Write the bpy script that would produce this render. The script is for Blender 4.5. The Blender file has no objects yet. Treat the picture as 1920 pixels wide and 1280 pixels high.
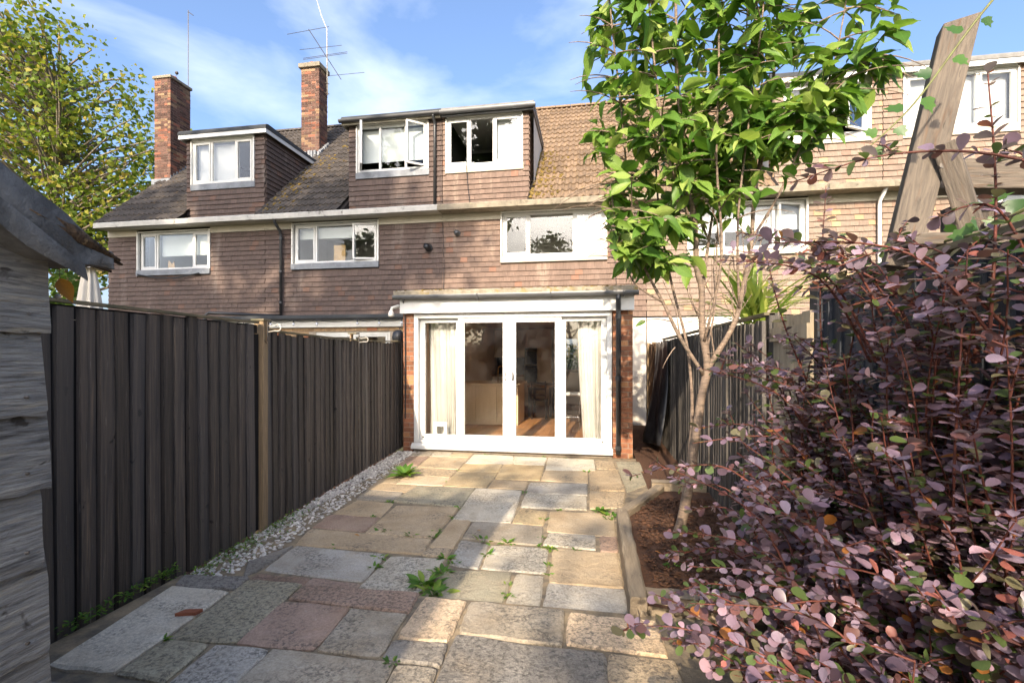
import bpy, bmesh, math, random
import numpy as np
from mathutils import Vector, Matrix, Quaternion, noise as mnoise

R = math.radians
random.seed(7)
SC = bpy.context.scene
COL = SC.collection

# ------------------------------------------------------------------ camera
cam_d = bpy.data.cameras.new('camera')
cam = bpy.data.objects.new('camera', cam_d)
COL.objects.link(cam)
cam.location = (0, 0, 1.48)
cam.rotation_euler = (R(90), 0, R(9.6))
cam_d.sensor_width = 36
cam_d.lens = 17.0
cam_d.shift_y = 28 / 1920
cam_d.clip_start = 0.02
cam_d.clip_end = 2000
SC.camera = cam

# ------------------------------------------------------------------ sun, sky, exposure
SUN_DIR = Vector((0.05, 0.895, -0.45)).normalized()      # the way the light travels
ELEV = math.asin(-SUN_DIR.z)
sun_d = bpy.data.lights.new('sun', 'SUN')
sun_d.energy = 2.9
sun_d.angle = R(0.6)
sun_d.color = (1.0, 0.84, 0.64)
sun = bpy.data.objects.new('sun', sun_d)
COL.objects.link(sun)
sun.rotation_euler = SUN_DIR.to_track_quat('-Z', 'Y').to_euler()

world = bpy.data.worlds.new('World')
SC.world = world
world.use_nodes = True
wn = world.node_tree.nodes
wl = world.node_tree.links
wn.clear()
wout = wn.new('ShaderNodeOutputWorld')
wbg = wn.new('ShaderNodeBackground')
wbg.inputs['Strength'].default_value = 0.14
sky = wn.new('ShaderNodeTexSky')
sky.sky_type = 'NISHITA'
sky.sun_disc = False
sky.sun_elevation = ELEV
sky.sun_rotation = R(183)
sky.air_density = 0.85
sky.dust_density = 5.2
sky.ozone_density = 3.5
wtc = wn.new('ShaderNodeTexCoord')
wmap = wn.new('ShaderNodeMapping')
wmap.inputs['Scale'].default_value = (1.0, 1.0, 2.6)
wmap.inputs['Rotation'].default_value = (0.25, 0.3, 0.4)
wnoi = wn.new('ShaderNodeTexNoise')
wnoi.inputs['Scale'].default_value = 2.3
wnoi.inputs['Detail'].default_value = 9
wnoi.inputs['Roughness'].default_value = 0.52
wnoi.inputs['Distortion'].default_value = 0.35
wramp = wn.new('ShaderNodeValToRGB')
wramp.color_ramp.elements[0].position = 0.50
wramp.color_ramp.elements[0].color = (0, 0, 0, 1)
wramp.color_ramp.elements[1].position = 0.78
wramp.color_ramp.elements[1].color = (0.5, 0.5, 0.5, 1)
wmix = wn.new('ShaderNodeMix')
wmix.data_type = 'RGBA'
wmix.inputs[7].default_value = (4.4, 4.6, 4.9, 1)
wl.new(wtc.outputs['Generated'], wmap.inputs['Vector'])
wl.new(wmap.outputs[0], wnoi.inputs['Vector'])
wl.new(wnoi.outputs[0], wramp.inputs[0])
wl.new(wramp.outputs[0], wmix.inputs[0])
wl.new(sky.outputs[0], wmix.inputs[6])
wl.new(wmix.outputs[2], wbg.inputs[0])
wl.new(wbg.outputs[0], wout.inputs[0])

SC.view_settings.view_transform = 'Standard'
SC.view_settings.look = 'None'
SC.view_settings.gamma = 1.0
SC.view_settings.exposure = 1.62
SC.render.engine = 'CYCLES'
SC.cycles.use_denoising = True
SC.cycles.max_bounces = 12
SC.cycles.diffuse_bounces = 8
SC.cycles.transparent_max_bounces = 12
SC.cycles.sample_clamp_indirect = 6.0

# ------------------------------------------------------------------ helpers: materials
MATS = {}


class NT:
    def __init__(s, name):
        s.m = bpy.data.materials.new(name)
        s.m.use_nodes = True
        s.t = s.m.node_tree
        s.t.nodes.clear()
        s.out = s.n('OutputMaterial')

    def n(s, typ, **kw):
        x = s.t.nodes.new('ShaderNode' + typ)
        for k, v in kw.items():
            setattr(x, k, v)
        return x

    def l(s, a, b):
        s.t.links.new(a, b)

    def math(s, op, a, b=None, clamp=False):
        x = s.n('Math', operation=op, use_clamp=clamp)
        for i, v in enumerate((a, b)):
            if v is None:
                continue
            if isinstance(v, (int, float)):
                x.inputs[i].default_value = v
            else:
                s.l(v, x.inputs[i])
        return x.outputs[0]

    def mix(s, f, a, b, mode='MIX'):
        x = s.n('Mix', data_type='RGBA', blend_type=mode)
        for i, v in ((0, f), (6, a), (7, b)):
            if isinstance(v, (int, float)):
                x.inputs[i].default_value = v
            elif isinstance(v, tuple):
                x.inputs[i].default_value = v + (1,) if len(v) == 3 else v
            else:
                s.l(v, x.inputs[i])
        return x.outputs[2]

    def rnd(s):
        """a random number for every object and every loose piece of a mesh"""
        oi = s.n('ObjectInfo')
        ge = s.n('NewGeometry')
        return s.math('FRACT', s.math('ADD', oi.outputs['Random'], ge.outputs['Random Per Island'])), oi

    def coord(s, r, stretch=(1, 1, 1)):
        tc = s.n('TexCoord')
        mp = s.n('Mapping')
        mp.inputs['Scale'].default_value = stretch
        s.l(tc.outputs['Object'], mp.inputs['Vector'])
        ad = s.n('VectorMath', operation='ADD')
        s.l(mp.outputs[0], ad.inputs[0])
        cx = s.n('CombineXYZ')
        k = s.math('MULTIPLY', r, 37.0)
        for i in range(3):
            s.l(k, cx.inputs[i])
        s.l(cx.outputs[0], ad.inputs[1])
        return ad.outputs[0]

    def noise(s, vec, scale, detail=5, rough=0.6, dist=0.0):
        x = s.n('TexNoise')
        x.inputs['Scale'].default_value = scale
        x.inputs['Detail'].default_value = detail
        x.inputs['Roughness'].default_value = rough
        x.inputs['Distortion'].default_value = dist
        s.l(vec, x.inputs['Vector'])
        return x.outputs[0]

    def ramp(s, f, stops, mode='LINEAR'):
        x = s.n('ValToRGB')
        e = x.color_ramp.elements
        x.color_ramp.interpolation = mode
        while len(e) < len(stops):
            e.new(0.5)
        for i, (p, c) in enumerate(stops):
            e[i].position = p
            e[i].color = tuple(c) + (1,) if not isinstance(c, (int, float)) else (c, c, c, 1)
        s.l(f, x.inputs[0])
        return x.outputs[0]


def mat(name, c1, c2=None, scale=6.0, rough=0.8, bump=0.3, bscale=None, var=0.0, stretch=(1, 1, 1), spots=None, spec=0.3,
        objcol=False, detail=6, dist=0.0, lo=0.35, hi=0.65, metal=0.0, bdist=0.01, extra=None, knots=None, wstain=None):
    t = NT(name)
    r, oi = t.rnd()
    v = t.coord(r, stretch)
    n1 = t.noise(v, scale, detail, 0.62, dist)
    f = t.ramp(n1, [(lo, 0.0), (hi, 1.0)])
    if objcol:
        base = oi.outputs['Color']
        c = t.mix(f, base, t.mix(1.0, base, c2 or (0.6, 0.6, 0.6), 'MULTIPLY'))
    else:
        c = t.mix(f, c1, c2 or tuple(x * 0.7 for x in c1))
    if spots:                       # (colour, scale, threshold low, threshold high, strength)
        for col, sc, a, b, k in spots:
            ns = t.noise(v, sc, 5, 0.6, 0.3)
            fs = t.ramp(ns, [(a, 0.0), (b, k)])
            c = t.mix(fs, c, col)
    if knots:                       # unstretched dark knots or marks: (colour, scale, low, high, strength, z factor)
        v2 = t.coord(r, (1, 1, knots[5]))
        c = t.mix(t.ramp(t.noise(v2, knots[1], 3, 0.5, 0.6), [(knots[2], 0.0), (knots[3], knots[4])]), c, knots[0])
    if wstain:                      # weather streaks that run on across the pieces
        ge2 = t.n('NewGeometry')
        mp2 = t.n('Mapping')
        mp2.inputs['Scale'].default_value = wstain[1]
        t.l(ge2.outputs['Position'], mp2.inputs['Vector'])
        c = t.mix(t.ramp(t.noise(mp2.outputs[0], 1.0, 7, 0.65, 0.4), [(wstain[2], 0.0), (wstain[3], wstain[4])]), c, wstain[0])
    if extra:                       # (colours on a per-piece draw)
        for col, at, k in extra:
            c = t.mix(t.math('MULTIPLY', t.math('GREATER_THAN', t.math('FRACT', t.math('MULTIPLY', r, 7.31)), at), k), c, col)
    if var:
        hv = t.n('HueSaturation')
        t.l(t.math('ADD', t.math('MULTIPLY', r, 2 * var), 1 - var), hv.inputs['Value'])
        t.l(c, hv.inputs['Color'])
        c = hv.outputs[0]
    b = t.n('BsdfPrincipled')
    t.l(c, b.inputs['Base Color'])
    b.inputs['Roughness'].default_value = rough
    b.inputs['Specular IOR Level'].default_value = spec
    b.inputs['Metallic'].default_value = metal
    if bump:
        nb = t.noise(v, bscale or scale * 4, 6, 0.65)
        bp = t.n('Bump')
        bp.inputs['Strength'].default_value = bump
        bp.inputs['Distance'].default_value = bdist
        t.l(nb, bp.inputs['Height'])
        t.l(bp.outputs[0], b.inputs['Normal'])
    t.l(b.outputs[0], t.out.inputs[0])
    MATS[name] = t.m
    return t.m


def leafmat(name, stops, rough=0.4, transl=0.35, spec=0.4, vein=0.25, mode='LINEAR', veins=False):
    t = NT(name)
    r, oi = t.rnd()
    c = t.ramp(r, stops, mode)
    if veins:                       # pale midrib and side veins from the blade's own UV
        uv = t.n('UVMap')
        sp = t.n('SeparateXYZ')
        t.l(uv.outputs[0], sp.inputs[0])
        ax = t.math('ABSOLUTE', t.math('SUBTRACT', sp.outputs[0], 0.5))
        rib = t.ramp(ax, [(0.0, 1.0), (0.035, 0.0)])
        ph = t.math('FRACT', t.math('MULTIPLY', t.math('SUBTRACT', sp.outputs[1], t.math('MULTIPLY', ax, 0.7)), 8.0))
        side = t.ramp(ph, [(0.0, 0.5), (0.14, 0.0)])
        c = t.mix(t.math('MAXIMUM', t.math('MULTIPLY', rib, 0.6), t.math('MULTIPLY', side, 0.7)), c, t.mix(1.0, c, (1.7, 1.5, 1.9), 'MULTIPLY'))
    v = t.coord(r)
    n1 = t.noise(v, 18, 3)
    c = t.mix(t.ramp(n1, [(0.35, 0.0), (0.7, vein)]), c, t.mix(1.0, c, (0.45, 0.5, 0.35), 'MULTIPLY'))
    b = t.n('BsdfPrincipled')
    t.l(c, b.inputs['Base Color'])
    b.inputs['Roughness'].default_value = rough
    b.inputs['Specular IOR Level'].default_value = spec
    tr = t.n('BsdfTranslucent')
    t.l(t.mix(1.0, c, (1.35, 1.45, 0.8), 'MULTIPLY'), tr.inputs[0])
    ms = t.n('MixShader')
    ms.inputs[0].default_value = transl
    t.l(b.outputs[0], ms.inputs[1])
    t.l(tr.outputs[0], ms.inputs[2])
    t.l(ms.outputs[0], t.out.inputs[0])
    MATS[name] = t.m
    return t.m


def glassmat(name, refl=0.3, tint=(0.98, 0.985, 0.98), dirt=0.05):
    t = NT(name)
    fr = t.n('LayerWeight')
    fr.inputs['Blend'].default_value = 0.25
    f = t.math('ADD', t.math('MULTIPLY', fr.outputs['Fresnel'], 0.6), refl, True)
    tp = t.n('BsdfTransparent')
    tp.inputs[0].default_value = tint + (1,)
    gl = t.n('BsdfGlossy')
    gl.inputs['Roughness'].default_value = 0.015
    gl.inputs[0].default_value = (0.95, 0.97, 1, 1)
    ms = t.n('MixShader')
    t.l(f, ms.inputs[0])
    t.l(tp.outputs[0], ms.inputs[1])
    t.l(gl.outputs[0], ms.inputs[2])
    df = t.n('BsdfDiffuse')
    df.inputs[0].default_value = (0.6, 0.58, 0.55, 1)
    tc = t.n('TexCoord')
    ns = t.noise(tc.outputs['Object'], 3.0, 6, 0.7)
    m2 = t.n('MixShader')
    t.l(t.ramp(ns, [(0.45, 0.0), (0.8, dirt * 2)]), m2.inputs[0])
    t.l(ms.outputs[0], m2.inputs[1])
    t.l(df.outputs[0], m2.inputs[2])
    t.l(m2.outputs[0], t.out.inputs[0])
    MATS[name] = t.m
    return t.m


# ------------------------------------------------------------------ helpers: meshes and objects
class MB:
    def __init__(s):
        s.v = []
        s.f = []

    def add(s, vs, fs):
        k = len(s.v)
        s.v += [tuple(p) for p in vs]
        s.f += [tuple(i + k for i in f) for f in fs]
        return s

    def box(s, x0, x1, y0, y1, z0, z1):
        return s.add([(x0, y0, z0), (x1, y0, z0), (x1, y1, z0), (x0, y1, z0), (x0, y0, z1), (x1, y0, z1), (x1, y1, z1), (x0, y1, z1)],
                     [(0, 3, 2, 1), (4, 5, 6, 7), (0, 1, 5, 4), (1, 2, 6, 5), (2, 3, 7, 6), (3, 0, 4, 7)])

    def quad(s, a, b, c, d):
        return s.add([a, b, c, d], [(0, 1, 2, 3)])

    def prism(s, poly, axis, a0, a1):
        """poly: 2D points; axis 0 -> (a, p, q), 1 -> (p, a, q), 2 -> (p, q, a)"""
        n = len(poly)

        def mk(p, a):
            return (a, p[0], p[1]) if axis == 0 else ((p[0], a, p[1]) if axis == 1 else (p[0], p[1], a))
        vs = [mk(p, a0) for p in poly] + [mk(p, a1) for p in poly]
        fs = [tuple(range(n))[::-1], tuple(range(n, 2 * n))]
        fs += [(i, (i + 1) % n, n + (i + 1) % n, n + i) for i in range(n)]
        return s.add(vs, fs)

    def tube(s, pts, rad, seg=8, cap=True):
        pts = [Vector(p) for p in pts]
        n = len(pts)
        if not isinstance(rad, (list, tuple)):
            rad = [rad] * n
        vs, fs = [], []
        d = (pts[1] - pts[0]).normalized()
        up = Vector((0, 0, 1)) if abs(d.z) < 0.9 else Vector((1, 0, 0))
        u = d.cross(up).normalized()
        for i, p in enumerate(pts):
            d = (pts[min(i + 1, n - 1)] - pts[max(i - 1, 0)])
            if d.length < 1e-9:
                d = Vector((0, 0, 1))
            d.normalize()
            u = (u - d * u.dot(d))
            u = u.normalized() if u.length > 1e-6 else d.orthogonal().normalized()
            w = d.cross(u)
            for k in range(seg):
                a = 2 * math.pi * k / seg
                vs.append(p + (u * math.cos(a) + w * math.sin(a)) * rad[i])
        for i in range(n - 1):
            for k in range(seg):
                fs.append((i * seg + k, i * seg + (k + 1) % seg, (i + 1) * seg + (k + 1) % seg, (i + 1) * seg + k))
        if cap:
            fs += [tuple(range(seg))[::-1], tuple(range((n - 1) * seg, n * seg))]
        return s.add(vs, fs)

    def lathe(s, prof, c, seg=16):
        n = len(prof)
        vs = [(c[0] + r * math.cos(2 * math.pi * k / seg), c[1] + r * math.sin(2 * math.pi * k / seg), c[2] + z) for r, z in prof for k in range(seg)]
        fs = [(i * seg + k, i * seg + (k + 1) % seg, (i + 1) * seg + (k + 1) % seg, (i + 1) * seg + k) for i in range(n - 1) for k in range(seg)]
        fs += [tuple(range(seg))[::-1], tuple(range((n - 1) * seg, n * seg))]
        return s.add(vs, fs)

    def mesh(s, name, m=None, smooth=False):
        me = bpy.data.meshes.new(name)
        me.from_pydata(s.v, [], s.f)
        if smooth:
            me.polygons.foreach_set('use_smooth', [True] * len(me.polygons))
        if m:
            me.materials.append(MATS[m])
        me.update()
        return me

    def build(s, name, m, parent=None, smooth=False, bevel=0.0):
        o = place(name, s.mesh(name, m, smooth), None, parent)
        if bevel:
            b = o.modifiers.new('bevel', 'BEVEL')
            b.width = bevel
            b.segments = 2
            b.limit_method = 'ANGLE'
        return o


def place(name, me, M=None, parent=None):
    """link an object whose world matrix is M; the parent keeps its own place"""
    o = bpy.data.objects.new(name, me)
    COL.objects.link(o)
    if M is not None:
        o.matrix_basis = M
    if parent is not None:
        o.parent = parent
        o.matrix_parent_inverse = parent.matrix_basis.inverted()
    return o


def tag(o, label=None, cat=None, group=None, kind=None):
    for k, v in (('label', label), ('category', cat), ('group', group), ('kind', kind)):
        if v:
            o[k] = v
    return o


def empty(name, loc, label=None, cat=None, group=None):
    o = bpy.data.objects.new(name, None)
    COL.objects.link(o)
    o.location = loc
    o.empty_display_size = 0.1
    return tag(o, label, cat, group)


def np_mesh(name, tv, tf, mats4, m, smooth=True):
    """one mesh of many copies of a small template (tv verts, tf quads), mats4: (n,4,4)"""
    tv = np.asarray(tv, float)
    tf = np.asarray(tf, int)
    A = np.asarray([[list(r) for r in M] for M in mats4], float)
    n = len(A)
    if n == 0:
        return bpy.data.meshes.new(name)
    V = np.einsum('nij,vj->nvi', A[:, :3, :3], tv) + A[:, None, :3, 3]
    F = tf[None] + (np.arange(n) * len(tv))[:, None, None]
    V = V.reshape(-1, 3)
    F = F.reshape(-1, tf.shape[1])
    me = bpy.data.meshes.new(name)
    me.vertices.add(len(V))
    me.vertices.foreach_set('co', V.ravel())
    me.loops.add(F.size)
    me.loops.foreach_set('vertex_index', F.ravel().astype(np.int32))
    me.polygons.add(len(F))
    me.polygons.foreach_set('loop_start', np.arange(0, F.size, F.shape[1], dtype=np.int32))
    me.update(calc_edges=True)
    me.polygons.foreach_set('use_smooth', [bool(smooth)] * len(F))
    me.materials.append(MATS[m])
    me.validate()
    if len(tv) == 45:
        leaf_uv(me, n)
    return me


def leaf_uv(me, n):
    uv = np.array([(j / 4, i / 8) for i in range(9) for j in range(5)])
    li = np.zeros(len(me.loops), dtype=np.int32)
    me.loops.foreach_get('vertex_index', li)
    me.uv_layers.new(name='UVMap').data.foreach_set('uv', uv[li % 45].ravel())


CF = Vector((-math.sin(R(9.6)), math.cos(R(9.6)), 0))
CR = Vector((math.cos(R(9.6)), math.sin(R(9.6)), 0))


def in_view(p, margin=1.05):
    d = Vector(p) - cam.location
    z = d.dot(CF)
    if z < 0.2:
        return False, z
    return abs(d.dot(CR) / z) < 1.06 * margin and -0.70 < d.z / z < 0.76, z


def split_near(items, pos, limit=300):
    """indices of the pieces that show largest in the photograph, and the rest"""
    a = []
    for i, it in enumerate(items):
        ok, z = in_view(pos(it), 1.0)
        a.append((0 if ok else 1, z if ok else 1e3, i))
    a.sort()
    big = [i for o, z, i in a[:limit] if o == 0]
    bs = set(big)
    return big, [i for i in range(len(items)) if i not in bs]


def leaf_template(w=0.5, cup=0.12, droop=0.18, tip=0.02, wave=0.02):
    """a pointed blade of length 1 along +Y, 5 x 9 vertices, drawn-out tip, wavy edge"""
    prof = [(0.0, 0.03), (0.08, 0.34), (0.2, 0.72), (0.35, 0.96), (0.5, 1.0), (0.65, 0.85), (0.8, 0.52), (0.91, 0.2), (1.0, tip)]
    v, f = [], []
    for i, (y, k) in enumerate(prof):
        z = -droop * y * y
        for u in (-1, -0.5, 0, 0.5, 1):
            wv = wave * math.sin(i * 2.2 + (1.3 if u > 0 else 0)) * (abs(u) == 1)
            v.append((w / 2 * k * u, y - 0.04 * abs(u) * k, z + cup * k * abs(u) ** 1.3 + wv))
    for i in range(8):
        for j in range(4):
            a = i * 5 + j
            f.append((a, a + 1, a + 6, a + 5))
    return v, f


def orient(p, d, up, s, sx=1.0):
    """matrix with +Y along d, +Z towards up, at p, scale s"""
    y = Vector(d).normalized()
    x = y.cross(Vector(up))
    x = x.normalized() if x.length > 1e-5 else y.orthogonal().normalized()
    z = x.cross(y)
    M = Matrix((x * s * sx, y * s, z * s)).transposed().to_4x4()
    M.translation = p
    return M


def rv(a=1.0):
    return Vector((random.uniform(-a, a), random.uniform(-a, a), random.uniform(-a, a)))


# ------------------------------------------------------------------ materials
def slabmat():
    t = NT('slab')
    r, oi = t.rnd()
    v = t.coord(r)
    base = oi.outputs['Color']
    big = t.noise(v, 1.9, 6, 0.6, 0.8)
    c = t.mix(t.ramp(big, [(0.35, 0.0), (0.68, 0.75)]), base, t.mix(1.0, base, (0.72, 0.66, 0.58), 'MULTIPLY'))
    warm = t.noise(v, 3.4, 5, 0.6, 0.5)
    c = t.mix(t.ramp(warm, [(0.52, 0.0), (0.72, 0.45)]), c, (0.46, 0.37, 0.26))
    grain = t.noise(v, 85, 6, 0.75)
    c = t.mix(t.ramp(grain, [(0.30, 0.55), (0.62, 0.0)]), c, t.mix(1.0, c, (0.34, 0.33, 0.31), 'MULTIPLY'))
    # dark lichen: fine blotches where a broad mask allows, more on some slabs than on others
    amount = t.math('SUBTRACT', t.math('MULTIPLY', t.math('FRACT', t.math('MULTIPLY', r, 5.7)), 0.20), t.math('SUBTRACT', 0.14, t.math('MULTIPLY', oi.outputs['Alpha'], 0.12)))
    mask = t.ramp(t.math('ADD', t.noise(v, 2.6, 5, 0.6, 0.4), amount), [(0.44, 0.0), (0.60, 1.0)])
    lich = t.ramp(t.noise(v, 46, 8, 0.72, 0.5), [(0.46, 0.0), (0.60, 0.75)])
    c = t.mix(t.math('MULTIPLY', mask, lich), c, (0.075, 0.07, 0.063))
    ge2 = t.n('NewGeometry')
    st = t.ramp(t.noise(ge2.outputs['Position'], 1.5, 7, 0.65, 0.5), [(0.50, 0.0), (0.68, 0.55)])
    c = t.mix(st, c, t.mix(1.0, c, (0.62, 0.58, 0.52), 'MULTIPLY'))
    pale = t.ramp(t.noise(v, 30, 6, 0.7), [(0.62, 0.0), (0.72, 0.5)])
    c = t.mix(pale, c, (0.56, 0.52, 0.45))
    b = t.n('BsdfPrincipled')
    t.l(c, b.inputs['Base Color'])
    b.inputs['Roughness'].default_value = 0.85
    b.inputs['Specular IOR Level'].default_value = 0.25
    h = t.math('ADD', t.math('MULTIPLY', t.noise(v, 12, 8, 0.65, 0.6), 1.0), t.math('MULTIPLY', grain, 0.25))
    bp = t.n('Bump')
    bp.inputs['Strength'].default_value = 0.8
    bp.inputs['Distance'].default_value = 0.02
    t.l(h, bp.inputs['Height'])
    t.l(bp.outputs[0], b.inputs['Normal'])
    t.l(b.outputs[0], t.out.inputs[0])
    MATS['slab'] = t.m


slabmat()
mat('joint', (0.33, 0.255, 0.16), (0.13, 0.11, 0.085), 9, 0.95, 0.6, 60)
mat('soil', (0.13, 0.06, 0.032), (0.055, 0.032, 0.022), 38, 0.95, 0.9, 90, spots=[((0.25, 0.14, 0.08), 70, 0.6, 0.68, 0.7)])
mat('earth', (0.10, 0.085, 0.05), (0.06, 0.07, 0.03), 1.2, 0.95, 0.4, 20)
mat('pebble', (0.68, 0.64, 0.58), (0.45, 0.41, 0.36), 4, 0.7, 0.2, 30, var=0.35)
mat('fence_dark', (0.115, 0.09, 0.071), (0.046, 0.04, 0.037), 2.0, 0.75, 0.8, 4, var=0.36, stretch=(24, 24, 1.6), dist=0.7, detail=9, lo=0.34, hi=0.66,
    spots=[((0.26, 0.185, 0.12), 0.9, 0.62, 0.72, 0.5), ((0.27, 0.24, 0.21), 4.4, 0.64, 0.69, 0.5), ((0.022, 0.02, 0.02), 0.8, 0.60, 0.72, 0.5)],
    knots=((0.014, 0.012, 0.011), 15, 0.69, 0.74, 0.9, 1.6), extra=[((0.16, 0.135, 0.11), 0.8, 0.4), ((0.06, 0.058, 0.06), 0.6, 0.35)], spec=0.35)
mat('fence_blue', (0.035, 0.042, 0.055), (0.018, 0.02, 0.026), 2.2, 0.65, 0.5, 10, var=0.3, stretch=(26, 26, 1.4), dist=0.8,
    spots=[((0.10, 0.11, 0.13), 8, 0.6, 0.72, 0.5)], spec=0.4)
mat('fence_grey', (0.10, 0.09, 0.08), (0.04, 0.037, 0.035), 2.2, 0.8, 0.5, 10, var=0.4, stretch=(26, 26, 1.4), dist=0.8,
    spots=[((0.30, 0.25, 0.19), 6, 0.58, 0.7, 0.6)])
mat('post_wood', (0.31, 0.215, 0.12), (0.19, 0.135, 0.08), 3, 0.75, 0.5, 6, stretch=(22, 22, 1.2), dist=0.6, knots=((0.06, 0.035, 0.02), 14, 0.68, 0.74, 0.8, 1.0),
    spots=[((0.10, 0.065, 0.035), 5, 0.66, 0.74, 0.6)])
mat('cap_wood', (0.20, 0.16, 0.10), (0.09, 0.085, 0.05), 4, 0.85, 0.4, 14, stretch=(3, 1, 3))
mat('shed_board', (0.37, 0.365, 0.345), (0.21, 0.212, 0.212), 3, 0.75, 1.0, 4, var=0.1, stretch=(8, 3.0, 30), dist=0.5, detail=10, bdist=0.03, lo=0.38, hi=0.62,
    knots=((0.05, 0.042, 0.035), 16, 0.66, 0.72, 0.85, 1.6), spots=[((0.56, 0.53, 0.47), 2.6, 0.56, 0.66, 0.6), ((0.05, 0.046, 0.042), 1.5, 0.60, 0.68, 0.7), ((0.58, 0.48, 0.32), 0.8, 0.62, 0.70, 0.6)])
mat('felt', (0.19, 0.188, 0.182), (0.075, 0.075, 0.075), 8, 0.9, 0.8, 60, spots=[((0.13, 0.13, 0.13), 45, 0.6, 0.68, 0.6)])
mat('rotten_wood', (0.16, 0.10, 0.055), (0.035, 0.027, 0.022), 9, 0.9, 1.0, 20, dist=1.5, stretch=(1, 3, 3), bdist=0.03,
    spots=[((0.38, 0.27, 0.14), 11, 0.58, 0.66, 0.7)])
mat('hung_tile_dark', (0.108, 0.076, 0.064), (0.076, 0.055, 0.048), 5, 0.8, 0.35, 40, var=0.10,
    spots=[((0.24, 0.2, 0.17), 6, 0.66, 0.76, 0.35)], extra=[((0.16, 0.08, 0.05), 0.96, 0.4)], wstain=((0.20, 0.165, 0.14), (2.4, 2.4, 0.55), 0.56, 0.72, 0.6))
mat('hung_tile_brown', (0.178, 0.122, 0.094), (0.13, 0.091, 0.072), 5, 0.8, 0.35, 40, var=0.10,
    spots=[((0.36, 0.29, 0.23), 6, 0.66, 0.76, 0.4)], extra=[((0.26, 0.11, 0.06), 0.96, 0.4)], wstain=((0.34, 0.26, 0.20), (2.4, 2.4, 0.55), 0.56, 0.72, 0.6))
mat('hung_tile_pale', (0.235, 0.175, 0.135), (0.18, 0.135, 0.105), 5, 0.8, 0.35, 40, var=0.10,
    spots=[((0.42, 0.34, 0.26), 6, 0.64, 0.76, 0.4)], extra=[((0.42, 0.32, 0.17), 0.9, 0.6), ((0.24, 0.12, 0.08), 0.82, 0.3)])
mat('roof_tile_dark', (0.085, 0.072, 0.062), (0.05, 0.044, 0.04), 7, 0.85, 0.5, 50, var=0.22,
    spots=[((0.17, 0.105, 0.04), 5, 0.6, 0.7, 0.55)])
mat('roof_tile_brown', (0.215, 0.145, 0.09), (0.14, 0.10, 0.068), 7, 0.85, 0.5, 50, var=0.2,
    spots=[((0.23, 0.15, 0.045), 5, 0.58, 0.7, 0.6), ((0.3, 0.26, 0.2), 20, 0.62, 0.7, 0.4)])
mat('moss', (0.19, 0.12, 0.03), (0.09, 0.07, 0.02), 25, 0.95, 0.8, 90, var=0.35)
mat('batten', (0.02, 0.016, 0.014), None, 5, 0.95, 0)
mat('brick', (0.29, 0.125, 0.062), (0.18, 0.072, 0.042), 14, 0.85, 0.5, 60, var=0.28, extra=[((0.42, 0.22, 0.1), 0.75, 0.6), ((0.12, 0.055, 0.045), 0.86, 0.6)])
mat('brick_chimney', (0.125, 0.063, 0.045), (0.075, 0.044, 0.035), 14, 0.85, 0.5, 60, var=0.38, extra=[((0.26, 0.165, 0.09), 0.7, 0.6), ((0.20, 0.06, 0.038), 0.86, 0.7)])
mat('brick_yellow', (0.38, 0.26, 0.14), (0.26, 0.16, 0.09), 14, 0.85, 0.5, 60, var=0.25, extra=[((0.36, 0.12, 0.06), 0.8, 0.7)])
mat('mortar', (0.36, 0.31, 0.25), (0.25, 0.21, 0.17), 12, 0.95, 0.5, 60)
mat('render_white', (0.72, 0.68, 0.61), (0.60, 0.55, 0.48), 2.5, 0.9, 0.25, 40, spots=[((0.33, 0.25, 0.17), 2.2, 0.62, 0.8, 0.45)])
mat('upvc', (0.58, 0.58, 0.565), (0.54, 0.54, 0.525), 2, 0.35, 0.0, spec=0.45, spots=[((0.5, 0.47, 0.42), 7, 0.66, 0.8, 0.18)])
mat('upvc_old', (0.66, 0.65, 0.61), (0.57, 0.56, 0.52), 3, 0.45, 0.05, spots=[((0.35, 0.33, 0.29), 5, 0.62, 0.78, 0.35)])
mat('paint_cream', (0.48, 0.44, 0.36), (0.39, 0.36, 0.29), 3, 0.75, 0.15, 30, spots=[((0.2, 0.17, 0.12), 5, 0.6, 0.76, 0.45)])
mat('gutter_white', (0.50, 0.48, 0.44), (0.38, 0.365, 0.335), 4, 0.75, 0.25, 30, spots=[((0.045, 0.04, 0.03), 4, 0.6, 0.7, 0.75)])
mat('gutter_stone', (0.26, 0.225, 0.17), (0.165, 0.145, 0.11), 6, 0.9, 0.4, 40, spots=[((0.05, 0.045, 0.03), 7, 0.58, 0.7, 0.7), ((0.42, 0.35, 0.16), 10, 0.62, 0.72, 0.4)])
mat('lead', (0.19, 0.205, 0.225), (0.13, 0.14, 0.155), 6, 0.55, 0.2, 20, spec=0.4, spots=[((0.45, 0.46, 0.47), 5, 0.58, 0.75, 0.45)])
mat('pipe_black', (0.022, 0.023, 0.025), (0.03, 0.03, 0.032), 6, 0.4, 0.05, spec=0.5)
mat('pipe_grey', (0.10, 0.105, 0.11), (0.08, 0.083, 0.09), 6, 0.4, 0.05, spec=0.5)
mat('metal_dark', (0.07, 0.07, 0.075), (0.11, 0.09, 0.07), 12, 0.5, 0.1, spec=0.5, metal=0.5)
mat('metal_pale', (0.55, 0.53, 0.48), (0.42, 0.38, 0.32), 10, 0.5, 0.1, metal=0.3)
mat('steel', (0.6, 0.6, 0.6), None, 4, 0.25, 0.0, metal=1.0)
mat('brass', (0.55, 0.36, 0.13), None, 4, 0.25, 0.0, metal=1.0)
mat('felt_roof', (0.05, 0.055, 0.06), (0.035, 0.038, 0.042), 5, 0.85, 0.4, 60)
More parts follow.
